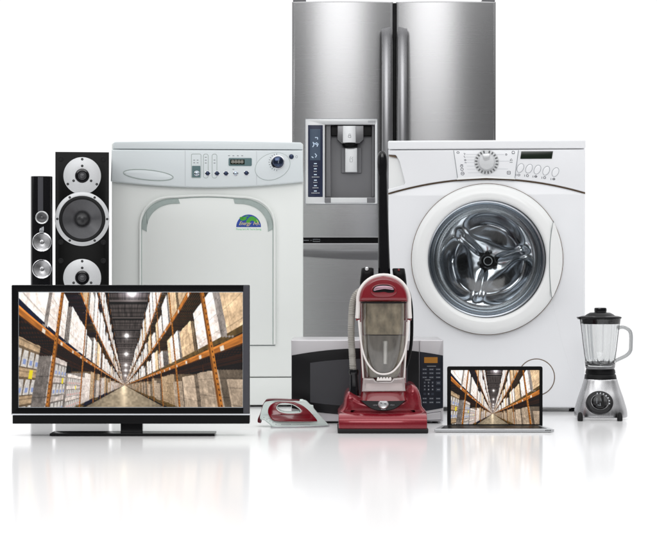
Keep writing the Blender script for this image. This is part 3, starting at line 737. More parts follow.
    # door
    ring = lathe(T, 'door_ring', [(75, -.001), (75.2, -.010), (74.6, -.022), (72.4, -.031), (68.5, -.0355), (63, -.0365), (60.6, -.035), (59.2, -.031), (58.2, -.020), (58, -.004)], (487, 259.2), M['warm_white'], n=128)
    lathe(T, 'door_shadow_gap', [(75.8, -.0004), (75.8, -.0028), (74, -.003)], (487, 259.2), M['seam'], ring, n=96)
    # door pull: crescent at the right edge of the ring
    cr = smooth2([(553.6, 222.5), (558.6, 235), (561.2, 250), (561.2, 268), (558.2, 284), (552.4, 297.5), (550.9, 290), (549.8, 275), (549.6, 259), (550.2, 243), (551.6, 231)])
    prism(T, 'door_handle', cr, -.0375, -.012, M['warm_white'], ring, bev=.003)
    strokes(T, 'door_handle_gap', [[(553.6, 221), (551.4, 231), (550.0, 243), (549.4, 259), (549.6, 275), (550.6, 290), (552.2, 298.5)]], .8, -.0366, M['grey_seam'], ring)
    lathe(T, 'glass_rim', [(58.4, -.024), (57.6, -.028), (56.4, -.027), (55.6, -.020), (54.6, -.012), (53.6, -.014), (52.6, -.006)], (486, 259), M['drum_shell'], ring, n=120)
    lathe(T, 'rubber_seal', [(61, .002), (57.5, -.004), (55, .004), (53.6, .028), (52.8, .05)], (486, 259), M['rubber'], ring, n=96)
    lathe(T, 'bowl_flange', [(55.4, -.009), (54.2, -.014), (52.8, -.008), (51.6, -.011), (50.2, -.002), (49.0, -.005), (47.8, .006), (46.6, .014)], (486, 259), M['flange'], ring, n=96)
    # bowl of thick glass, reaching into the drum
    lathe(T, 'door_glass', [(56.2, -.018), (54.6, -.022), (52, -.018), (49.4, .0), (47.6, .03), (45.6, .05), (42, .062), (34, .070), (20, .075), (8, .077), (0, .077)], (486, 259), M['glass_door'], ring, n=96)
    # drum
    dm = lathe(T, 'drum', [(52.5, .052), (56, .056), (58.5, .07), (59.5, .10), (60, .27), (60, .29)], (486, 259), M['drum_shell'], n=96)
    V, Fc = [], []; nr, na = 60, 180; cx, cz = T.X(487.4, .2), T.Z(260.6, .2)
    for j in range(nr + 1):
        r = j / nr
        for i in range(na):
            a = 2 * PI * i / na
            X_, Z_ = r * math.cos(a), r * math.sin(a); y = .225 + .012 * math.cos(3 * a + .9) * r
            for q in (78, 198, 318):                                    # three leaf-shaped lifters
                t = math.radians(q); ux = X_ * math.cos(t) + Z_ * math.sin(t) - .60; uy = -X_ * math.sin(t) + Z_ * math.cos(t)
                w_ = ux + .55 * uy * uy - .10 * uy
                y -= .062 * math.exp(-(abs(uy) / .42) ** 3.2 - (w_ / .17) ** 2)
            for q in (136, 256, 16):                                    # pressed ribs between them
                t = math.radians(q); ux = X_ * math.cos(t) + Z_ * math.sin(t); uy = -X_ * math.sin(t) + Z_ * math.cos(t)
                if ux > 0: y -= .012 * math.exp(-(uy / (.035 + .05 * ux)) ** 2) * math.exp(-((ux - .45) / .28) ** 4)
            y += .03 * math.exp(-(r / .32) ** 2) * .3 - .05 * r ** 4
            V.append((cx + r * 60 * T.k * math.cos(a), y, cz + r * 60 * T.k * math.sin(a)))
    for j in range(nr):
        for i in range(na):
            i2 = (i + 1) % na; Fc.append((j * na + i, j * na + i2, (j + 1) * na + i2, (j + 1) * na + i))
    me = bpy.data.meshes.new('drum_back'); me.from_pydata(V, [], Fc); recalc(me); finish('drum_back', me, M['drum'], dm, 180)
    hb = lathe(T, 'drum_hub', [(7.8, .236), (7.6, .215), (6.6, .208), (5.2, .207), (4.9, .204), (3.9, .204), (3.7, .208), (0, .209)], (488, 261), M['black'], dm, n=40)
    for a in (95, 215, 335):
        ar = math.radians(a); lathe(T, 'hub_bolt', [(2.6, .236), (2.4, .213), (0, .211)], (488 + 7.6 * math.cos(ar), 261 - 7.6 * math.sin(ar)), M['black'], hb, n=20)
    lathe(T, 'hub_ring', [(4.7, .2045), (4.5, .2022), (4.0, .2022), (3.9, .2045)], (488, 261), M['alu'], hb, n=32)
    # pump hatch and feet
    strokes(T, 'pump_hatch', [loop(ell(536.4, 377, 18.2, n=72))], .85, -.0004, M['seam'], front)
    prism(T, 'pump_hatch_cover', ell(536.4, 377, 17.6, n=72), -.003, -.0001, M['white_right'], front, bev=.0012)
    for x in (398, 574.4):
        for y in (.05, .44): lathez(T, 'foot', [(0, 407), (3, 407), (3.2, 409), (5.4, 409.6), (5.6, gy), (0, gy)], x, M['rubber'], y=y, n=24)
washer_right()

# ------------------------------------------------------------------ vacuum cleaner
def vacuum():
    T = Thing('vacuum_cleaner', 'dark red upright vacuum cleaner with clear dust bin and ribbed grey hose', 'vacuum cleaner', 5.06, 383)
    gy = HY + CAMZ / T.k
    # handle
    hp = smooth_path([(151.2, 1.8), (152.4, 3.2), (156, 4.6), (162, 5.1), (168, 5.0), (174, 4.6), (180, 4.7), (200, 4.9), (240, 5.4), (274, 6.2)], 3)
    loft(T, 'handle', [(a, 382.2 + (a - 151) * .016, b, .115, .4 * b * T.k + .006, 2.6) for a, b in [tuple(p) for p in hp]], M['gloss'])
    # rear body
    loft(T, 'rear_body', [(276, 383.5, 12, .125, .035, 3), (280, 383.5, 18, .12, .045, 3), (290, 383.5, 23.5, .12, .05, 3), (302, 383.5, 24.5, .12, .05, 3), (340, 383.5, 24, .12, .05, 3), (372, 383.5, 22.5, .12, .05, 3), (398, 383.5, 23, .12, .05, 3)], M['red'])
    loft(T, 'shoulder', [(267.6, 367.5, 5, .11, .02, 4), (268.4, 367.5, 6.2, .11, .022, 4), (275, 367.2, 6.6, .11, .024, 4), (282, 366, 6.4, .11, .022, 4), (292, 364.5, 4.5, .11, .022, 4)], M['black'])
    loft(T, 'shoulder', [(268.2, 398.5, 5.4, .11, .02, 4), (269, 398.5, 6.2, .11, .022, 4), (276, 399.4, 6.4, .11, .024, 4), (283, 400.6, 6, .11, .022, 4), (292, 403, 4, .11, .022, 4)], M['black'])
    prism(T, 'shoulder_cover', [(362, 302), (363.5, 290), (367, 282.5), (374.5, 275.5), (393.5, 275.5), (401, 282.5), (404.5, 290), (406, 302)], .082, .12, M['red'], bev=.006)
    lathe(T, 'cord_clip', [(2, .086), (1.7, .082), (0, .081)], (366.8, 268.8), M['alu'], n=20)
    lathe(T, 'release_button', [(1.3, .086), (1.1, .083), (0, .082)], (398.8, 269.8), M['red'], n=20)
    tube(T, 'power_cord', [tuple(p) for p in smooth_path([(402, 284, .09), (408.4, 292, .085), (411.2, 306, .08), (411.8, 325, .08), (411.0, 345, .08), (407.6, 362, .08), (405, 368, .08)], 6)], 1.7, M['black'])
    # red cap
    cap = []
    for i in range(25):
        a = PI * i / 24; cap.append((383.6 + 24.2 * math.cos(a), 301.6 - 25.6 * math.sin(a) ** .85))
    cp = prism(T, 'bin_cap', cap, .0, .085, M['red'], bev=.010, res=5)
    gr = smooth2([(370.8, 292.5), (372.2, 287.2), (377.5, 284.2), (384, 283.6), (390.5, 284.4), (395.5, 287.8), (396.6, 292.8), (392, 296.4), (384, 297.4), (375.5, 296.6)])
    prism(T, 'grip_lip', gr, -.0035, .003, M['red'], cp, bev=.003)
    prism(T, 'grip_recess', smooth2([(372.8, 291.5), (374.2, 286.9), (379, 285), (384, 284.6), (389, 285.1), (393.3, 287.8), (394.2, 291.8), (389, 292.8), (384, 291.9), (378, 292.4)]), -.0048, -.003, M['black'], cp, bev=.0008)
    prism(T, 'grip_latch', smooth2([(373.6, 290.6), (376, 286.8), (384, 285.7), (391.6, 286.9), (393.6, 289.8), (388, 289.3), (384, 289.0), (378, 290.0)]), -.0075, -.0045, M['pink_chrome'], cp, bev=.0014)
    # cream arch
    ap = [(357.4, 318, .028), (357.9, 312, .026), (358.3, 304, .025)]
    for i in range(1, 20):
        a = PI * (1 - i / 20); ap.append((383.6 + 25.5 * math.cos(a), 301 - 25.4 * math.sin(a), .025))
    ap += [(408.9, 304, .025), (409.3, 312, .026), (409.7, 318, .028)]
    tube(T, 'carry_arch', ap, 2.35, M['cream'], n=18, flat=1.5)
    for s, x in ((-1, 357.6), (1, 409.5)):
        tube(T, 'arch_end', [(x, 317, .028), (x + .3 * -s, 320.4, .028)], 2.0, M['red'], n=14)
    # bin
    fl = loft(T, 'dust_filter', [(303, 383.6, 20.6, .055, .038, 2.6), (330, 383.6, 20.4, .055, .038, 2.6), (334.6, 383.6, 20, .055, .038, 2.6)], M['dust'])
    cup = loft(T, 'dust_cup', [(335.5, 383.6, 17.6, .052, .036, 3), (350, 383.4, 16.6, .052, .036, 3), (364, 383.2, 13, .052, .034, 2.6), (371, 383.2, 9.5, .052, .03, 2.4), (374.5, 383.2, 5, .052, .02, 2.2)], M['dust2'])
    loft(T, 'cup_highlight_rib', [(341, 385.4, 2.8, .015, .008, 3), (364, 385.0, 2.2, .018, .008, 3)], M['alu'], cup)  # bright rib paints in the vertical highlight of the cup
    loft(T, 'lower_filter', [(336, 383.6, 20.6, .075, .025, 3), (350, 383.6, 20, .075, .025, 3), (372, 383.4, 16.5, .075, .022, 3), (377, 383.4, 14, .075, .02, 3)], M['dust'])
    bn = loft(T, 'dust_bin', [(302, 383.7, 22.6, .05, .050, 3), (320, 383.7, 22.5, .05, .050, 3), (345, 383.6, 21.6, .05, .050, 3), (362, 383.5, 20.6, .05, .049, 3), (374, 383.5, 19.6, .05, .047, 3), (377.6, 383.5, 19.4, .05, .046, 3)], M['bin'])
    tube(T, 'bin_rim', [(361, 302.6, .004), (372, 302.9, -.001), (384, 303, -.002), (395, 302.9, -.001), (406.4, 302.6, .004)], .6, M['black'], bn)
    up = smooth_path([(358.8, 320, .012), (360.2, 336, .008), (363, 352, .003), (368, 364, -.001), (375.5, 372, -.003), (383.5, 374.2, -.004), (392, 372, -.003), (399.6, 364, -.001), (404.6, 352, .003), (407.4, 336, .008), (408.6, 320, .012)], 6)
    tube(T, 'bin_frame', [tuple(p) for p in up], .95, M['cream'], bn, n=12)
    for x in (360.4, 407.0): tube(T, 'bin_side_rail', [(x, 322, .03), (x + (1.2 if x < 380 else -1.2), 350, .03), (x + (3 if x < 380 else -3), 378, .03)], 1.0, M['cream'], bn, n=10)
    lat = [(363.2, 378.4), (373.5, 378.4), (376, 381.2), (391, 381.2), (393.6, 378.2), (404.4, 377.6), (405.6, 391.4), (362, 391.8)]
    lt = prism(T, 'bin_latch', lat, -.002, .07, M['bin_low'], bev=.004)
    prism(T, 'latch_core', rrect(366, 383.5, 402.4, 391.4, 1), .02, .06, M['cream'], lt, bev=.002)
    tt = [(376.6, 380.8)]
    for i in range(5): tt += [(377.4 + 3 * i, 377.2), (379 + 3 * i, 377.2), (379.6 + 3 * i, 379)]
    prism(T, 'latch_catch', tt + [(391, 380.8)], -.005, .0, M['cream'], lt, bev=.0006)
    # hose
    hpth = smooth_path([(363, 290, .07), (357, 293.6, .06), (353.2, 301, .055), (351.6, 314, .05), (351.2, 335, .05), (352.2, 355, .05), (353.2, 372, .05)], 24)
    hpth = [tuple(p) for p in hpth]
    acc = 0; rad = []
    for i, p in enumerate(hpth):
        if i: acc += math.dist(p[:2], hpth[i - 1][:2])
        rad.append(3.35 + .42 * math.sin(acc * 2 * PI / 1.75))
    hs = tube(T, 'hose', hpth, rad, M['hose'], n=20)
    loft(T, 'hose_connector', [(369.6, 353.4, 4.7, .05, .013, 2.2), (372, 353.4, 5.3, .05, .014, 2.2), (374.6, 353.4, 5.0, .05, .014, 2.2), (375, 353.6, 4.4, .05, .013, 2.2), (388, 354, 4.8, .05, .014, 2.4), (397, 353.6, 5.4, .05, .016, 3)], M['gloss'])
    # neck and head
    loft(T, 'neck', [(390.8, 383.4, 22, .05, .045, 3), (394, 383.4, 22.6, .05, .052, 3), (401, 383.4, 24, .05, .06, 3)], M['red'])
    hump = smooth2([(343.6, 418), (343.8, 406), (345, 397), (349, 391.6), (356, 394.6), (363, 398.0), (372, 399.4), (384, 399.6), (395, 399), (402, 396.6), (406, 390), (411.5, 385), (417, 387.4), (420.8, 396), (422, 406), (422.2, 418)])
    hd = prism(T, 'floor_head', hump, .022, .22, M['red_head'], bev=.022, res=6)
    # bumper: rounded nose running across
    def across(name, x0, x1, prof, m, parent, r=.004):
        V, Fc = [], []; n = len(prof); xs = [x0, x0 + .35, x0 + 1.2, x1 - 1.2, x1 - .35, x1]; sc_ = [.90, .97, 1, 1, .97, .90]
        cy = sum(p[0] for p in prof) / n; cz = sum(p[1] for p in prof) / n
        for x, s in zip(xs, sc_):
            for y, z in prof: V.append((T.X(x), cy + (y - cy) * s, cz + (z - cz) * s))
        for i in range(len(xs) - 1):
            for j in range(n): j2 = (j + 1) % n; Fc.append((i * n + j, i * n + j2, (i + 1) * n + j2, (i + 1) * n + j))
        Fc.append(tuple(range(n))); Fc.append(tuple((len(xs) - 1) * n + j for j in range(n)))
        me = bpy.data.meshes.new(name); me.from_pydata(V, [], Fc); recalc(me)
        return finish(name, me, m, parent, 40)
    z0, z1 = T.Z(428), T.Z(413)
    prof = [(.10, z0), (-.028, z0), (-.0295, z0 + .006), (-.029, z0 + .013)] + [(-.029 + .03 * (1 - math.cos(a)), z0 + .013 + (z1 - z0 - .013) * math.sin(a)) for a in [PI / 2 * i / 8 for i in range(1, 9)]] + [(.10, z1 + .006)]
    across('bumper', 338.6, 426.6, prof, M['red_head'], hd)
    zb = .001; prof = [(.16, zb), (-.032, zb), (-.0335, zb + .003), (-.0335, z0 - .003), (-.031, z0 - .0005), (.16, z0 - .0005)]
    across('black_skirt', 337.6, 427.8, prof, M['rubber'], hd)
    cov = smooth2([(361.2, 399.8), (372, 399.0), (384, 398.8), (396, 399), (405.4, 399.6), (400, 405.4), (393, 409.6), (383.4, 411), (374, 409.8), (366.6, 405.6)])
    dp = prism(T, 'dial_surround', cov, .016, .03, M['gloss'], hd, bev=.002)
    lathe(T, 'height_dial', [(5.4, .017), (5.2, .010), (4.4, .0085), (3.2, .0095), (0, .0095)], (383.2, 403.6), M['alu'], hd, n=40)
    strokes(T, 'dial_marks', [[(383.2 + r * math.cos(a), 403.6 + r * .9 * math.sin(a)) for r in (1, 3)] for a in (0.2, 3.4)] , .7, .0083, M['print_dark'], hd)
    text(T, 'dial_word', 'LOW', (375.4, 405.2), 1.3, .0155, M['print_light'], hd)
    text(T, 'dial_word', 'HIGH', (392.2, 405.0), 1.3, .0155, M['print_light'], hd)
    strokes(T, 'dial_legend', [[(381, 409.3), (385.6, 409.3)]], .9, .0155, M['print_light'], hd)
    for x in (346, 420): prism(T, 'wheel', ell(x, 428, 5.5, n=28), .17, .215, M['rubber'], hd, bev=.004)
vacuum()

# ------------------------------------------------------------------ microwave
def microwave():
    T = Thing('microwave_oven', 'silver microwave with black door and amber display, behind the red vacuum cleaner', 'microwave', 5.38, 367.3)
    gy = HY + CAMZ / T.k
    prism(T, 'case', rrect(291.3, 340, 443.4, 421.6, .8), .0, .29, M['mw_silver'], bev=.003)
    def up(x): t = (x - 367) / 76; return 348.2 + 7.3 * t * t
    def dn(x): t = (x - 367) / 76; return 415.4 - 7.4 * t * t
    def strip(x0, x1, f, g, n=14):
        return [(x0 + (x1 - x0) * i / n, f(x0 + (x1 - x0) * i / n)) for i in range(n + 1)] + [(x1 - (x1 - x0) * i / n, g(x1 - (x1 - x0) * i / n)) for i in range(n + 1)]
    dr = prism(T, 'door', strip(291.6, 419.0, lambda x: 340.3, lambda x: 421.2), -.009, -.0003, M['mw_silver'], bev=.0015)
    prism(T, 'door_glass', strip(291.7, 419.0, up, dn), -.0108, -.0092, M['mw_black'], dr, bev=.0004)
    prism(T, 'door_window', strip(310.2, 407.6, lambda x: up(x) + 10.6, lambda x: dn(x) - 9.0), -.0112, -.0109, M['mw_window'], dr)
    pn = prism(T, 'control_side', strip(419.6, 443.2, lambda x: 340.3, lambda x: 421.2), -.009, -.0003, M['mw_silver'], bev=.0015)
    cp = prism(T, 'control_panel', strip(419.7, 443.1, up, dn), -.0108, -.0092, M['mw_panel'], pn, bev=.0004)
    dsp = prism(T, 'display', rrect(424.2, 357.2, 437.6, 363.0, .3), -.0114, -.0108, M['amber'], cp)
    text(T, 'display_digits', '12:00', (431.4, 360.1), 2.6, -.0117, M['amber_lit'], dsp, w=7.5) if False else None
    y = -.0112; keys = []
    for r, zz in enumerate((369.4, 373.2, 377.4)):
        for cx in (424.7, 431.4, 438.2): keys.append(rrect(cx - 2.5, zz - 1.2, cx + 2.5, zz + 1.2, .3, 2))
    for r, zz in enumerate((382.6, 386.0, 389.6, 394.0)):
        for cx in (424.7, 428.6, 432.6): keys.append(rrect(cx - 1.2, zz - 1.1, cx + 1.2, zz + 1.1, .3, 2))
    for zz, h in ((383, 2), (389.6, 1.8)): keys.append(rrect(436, zz - h, 440.6, zz + h, .3, 2))
    for zz in (398.6, 402.4):
        for cx in (424.7, 431.4, 438.2): keys.append(rrect(cx - 2.3, zz - 1.2, cx + 2.3, zz + 1.2, .3, 2))
    for q in keys: prism(T, 'key', q, -.0112, -.0108, M['mw_key'], cp)
    w = []
    for r, zz in enumerate((369.4, 373.2, 377.4, 398.6, 402.4)):
        for cx in (424.7, 431.4, 438.2): w += [[(cx - 1.8, zz), (cx - .4, zz)], [(cx, zz), (cx + 1.7, zz)]]
    w += [[(427, 366.2), (436, 366.2)], [(425, 379.9), (430.4, 379.9)], [(437, 383), (439.8, 383)], [(437, 389.6), (439.8, 389.6)]]
    marks(T, 'key_word', w, .55, -.0114, M['print_grey'], cp)
    for i, s in enumerate('123456789'):
        text(T, 'key_number', s, ((424.7, 428.6, 432.6)[i % 3], (382.6, 386.0, 389.6)[i // 3]), 1.3, -.0115, M['print_light'], cp)
    text(T, 'key_number', '0', (428.6, 394.0), 1.3, -.0115, M['print_light'], cp)
    ob = prism(T, 'open_button', [(424.4, 414.4), (440.4, 412.0), (440.8, 419.6), (424.4, 420.2)], -.0125, -.0088, M['mw_silver'], pn, bev=.001)
    strokes(T, 'open_button_gap', [loop([(424.0, 414.0), (440.8, 411.5), (441.2, 420.0), (424.0, 420.6)])], .55, -.0093, M['print_dark'], pn)
    for x in (300, 435):
        for yy in (.04, .25): lathez(T, 'foot', [(0, 421), (3, 421), (3, gy), (0, gy)], x, M['rubber'], y=yy, n=16)
microwave()

# ------------------------------------------------------------------ iron
def iron():
    T = Thing('steam_iron', 'small steam iron in glossy red and pale white lying flat, left of the vacuum cleaner', 'iron', 5.22, 293)
    gy = HY + CAMZ / T.k                                  # about 428
    d0 = 428.0 - gy
    def P(L): return [(a, b - d0) for a, b in L]
    # plan: tapered towards the tip (right), and narrower towards the top
    xa, xb, z_lo, z_hi = T.X(258), T.X(329), T.Z(429 - d0), T.Z(401 - d0)
    def warp(extra=1.0, top=.45):
        def f(v):
            t = min(1, max(0, (v.x - xa) / (xb - xa))); w = (1 - t ** 2.4) * .96 + .04
            w *= (.80 + .2 * min(1, t / .25))
            h = min(1, max(0, (v.z - z_lo) / (z_hi - z_lo))); w *= 1 - (1 - top) * h ** .8
            v.y = .05 + (v.y - .05) * w * extra
            return v
        return f
    shell = smooth2([(264.0, 403.5), (267.5, 401.4), (275, 400.6), (285, 401.0), (295, 401.5), (303, 401.4), (306.5, 402.6), (309.5, 405.6), (312.6, 407.4), (314.2, 410.6), (319, 416), (324, 421.6), (328.6, 427.0), (324, 427.3), (300, 427.4), (285, 427.4), (273.4, 427.4), (269, 424.6), (264, 421.0), (259.8, 419.4), (261, 412)])
    hole = smooth2([(277, 407.2), (280, 405.0), (286, 404.6), (293, 406.2), (299, 410), (300.4, 412.4), (297.6, 413.4), (288, 413.6), (281, 412.2), (277.4, 409.8)])
    b = prism(T, 'shell', [P(shell), P(hole)], 0, .10, M['iron_white'], bev=.0035, warp=warp(1.0), res=4)
    red = smooth2([(267.6, 412.5), (269.5, 406.6), (275, 403.2), (284, 402.4), (293, 403.0), (301, 405.8), (308, 411), (314, 417.6), (317, 421.6), (315.6, 422.6), (305, 422.6), (290, 422.2), (275, 421.6), (270, 418.2)])
    for o_ in (0,):
        prism(T, 'side_cover', [P(red), P(smooth2([(276.2, 407.2), (279.6, 404.4), (286, 403.9), (293.4, 405.5), (300, 409.6), (301.2, 412.6), (298, 414.0), (288, 414.3), (280.5, 412.9), (276.6, 410.2)]))], -.003, .103, M['iron_red'], b, bev=.003, warp=warp(1.0), res=4)
    prism(T, 'handle_inset', P(smooth2([(279, 411.8), (288, 412.6), (298.6, 411.4), (299.4, 412.6), (297.6, 413.4), (288, 413.8), (281.5, 413.2)])), .02, .08, M['iron_white'], b, bev=.001, warp=warp())
    prism(T, 'cord_cover', P(smooth2([(264.6, 402.2), (267, 400.2), (276, 399.8), (290, 400.4), (300, 401.2), (292, 401.9), (276, 401.6), (268, 402.6), (264.8, 405.6), (262, 413), (260.2, 419), (261, 423.2), (257.8, 423.0), (257.6, 419.6), (260.4, 413), (262.2, 406.2)])), .012, .088, M['iron_dark'], b, bev=.002, warp=warp(1.0, .6))
    # soleplate: pointed plan
    V, Fc = [], []; n = 30; out = []
    for i in range(n + 1): t = i / n; out.append((T.X(271 + (329.4 - 271) * t), .05 * (1 - t ** 2.4) + .0005))
    pl = [(x, .05 - w) for x, w in out] + [(x, .05 + w) for x, w in reversed(out)]
    for z in (.0004, T.Z(427.0 - d0)): V += [(x, y, z) for x, y in pl]
    m_ = len(pl); Fc = [tuple(range(m_)), tuple(range(m_, 2 * m_))] + [(i, (i + 1) % m_, m_ + (i + 1) % m_, m_ + i) for i in range(m_)]
    me = bpy.data.meshes.new('soleplate'); me.from_pydata(V, [], Fc); recalc(me); finish('soleplate', me, M['chrome'], T, 30)
    # steam buttons stepping down the front
    for (a, c) in ((301.5, 401.6), (305.8, 404.0), (311.4, 407.4)):
        loft(T, 'steam_button', [(c - 2.0 - d0, a, 1.5, .05, .007, 3), (c - 1.4 - d0, a, 2.0, .05, .009, 3), (c + 3 - d0, a, 2.2, .05, .009, 3)], M['iron_white'], b)
    dots = [[(263.5 + 3.0 * i, 417.6 + 1.7 * i - d0), (264.3 + 3.0 * i, 418 + 1.7 * i - d0)] for i in range(5)]
    yd = .013
    marks(T, 'shell_mark', dots + [[(281, 424.6 - d0), (291, 424.6 - d0)], [(300, 425 - d0), (310, 425.2 - d0)]], .7, -.001, M['print_grey'], b)
iron()

# ------------------------------------------------------------------ laptop
def laptop():
    T = Thing('laptop', 'open silver laptop showing a warehouse aisle, beside the red vacuum cleaner', 'laptop', 5.06, 494.6)
    gy = HY + CAMZ / T.k; dep = .13; th = T.L(3.1)
    def lerp(a, b, t): return a + (b - a) * t
    # base: wider at its front edge, thin, rounded
    rows = [(0.0, 434.4, 554.2), (dep, 445.5, 543.8)]
    V, Fc = [], []; N = 10; ring = []
    def slab(y0, y1, xl0, xr0, xl1, xr1, zb, zt, name, m, parent, bev=.0016):
        bm = bmesh.new(); v = [bm.verts.new(p) for p in ((T.X(xl0), y0, zb), (T.X(xr0), y0, zb), (T.X(xr1), y1, zb), (T.X(xl1), y1, zb), (T.X(xl0), y0, zt), (T.X(xr0), y0, zt), (T.X(xr1), y1, zt), (T.X(xl1), y1, zt))]
        for f in ((0, 1, 2, 3), (4, 5, 6, 7), (0, 1, 5, 4), (1, 2, 6, 5), (2, 3, 7, 6), (3, 0, 4, 7)): bm.faces.new([v[i] for i in f])
        bmesh.ops.recalc_face_normals(bm, faces=bm.faces)
        bmesh.ops.bevel(bm, geom=list(bm.edges), offset=bev, segments=3, affect='EDGES', profile=.6)
        me = bpy.data.meshes.new(name); bm.to_mesh(me); bm.free(); return finish(name, me, m, parent, 40)
    base = slab(0, dep, 434.4, 554.2, 445.2, 545, .0012, .0012 + th, 'base', M['laptop'], T)
    slab(.014, dep - .02, 441.5, 547.5, 447, 542, .0013 + th, .0019 + th, 'keyboard', M['black'], base, .0002)
    prism(T, 'opening_notch', rrect(484.5, gy - 3.6, 504.5, gy - 2.6, .4), -.0006, .004, M['alu'], base, bev=.0003)
    strokes(T, 'side_ports', [[(545.4, gy - 2.2), (546.6, gy - 2.2)], [(547.4, gy - 2.2), (548.6, gy - 2.2)], [(549.4, gy - 2.2), (550.6, gy - 2.2)]], .9, -.0002, M['black'], base)
    for x in (440, 549):
        for yy in (.02, .11): lathez(T, 'foot', [(0, gy - .6), (2, gy - .6), (2, gy), (0, gy)], x if yy < .05 else (x + 7 if x < 490 else x - 7), M['rubber'], y=yy, parent=base, n=12)
    yl = dep - .006
    lid = prism(T, 'lid', rrect(447.2, 366.4, 542.6, 426.9, 1.8), yl, yl + .006, M['black'], bev=.0012)
    prism(T, 'lid_back', rrect(447.4, 366.6, 542.4, 426.7, 1.8), yl + .0061, yl + .008, M['laptop'], lid, bev=.0006)
    strokes(T, 'lid_edge', [loop(rrect(447.4, 366.6, 542.4, 426.8, 1.8))], .4, yl - .0001, M['grey_dial'], lid)
    screen(T, 'screen', 451.0, 370.2, 539.4, 424.2, yl - .0006, 260, 150, lid)
    tube(T, 'hinge', [(456, 427.1, yl + .003), (534, 427.1, yl + .003)], 1.0, M['black'], lid, n=12)
laptop()

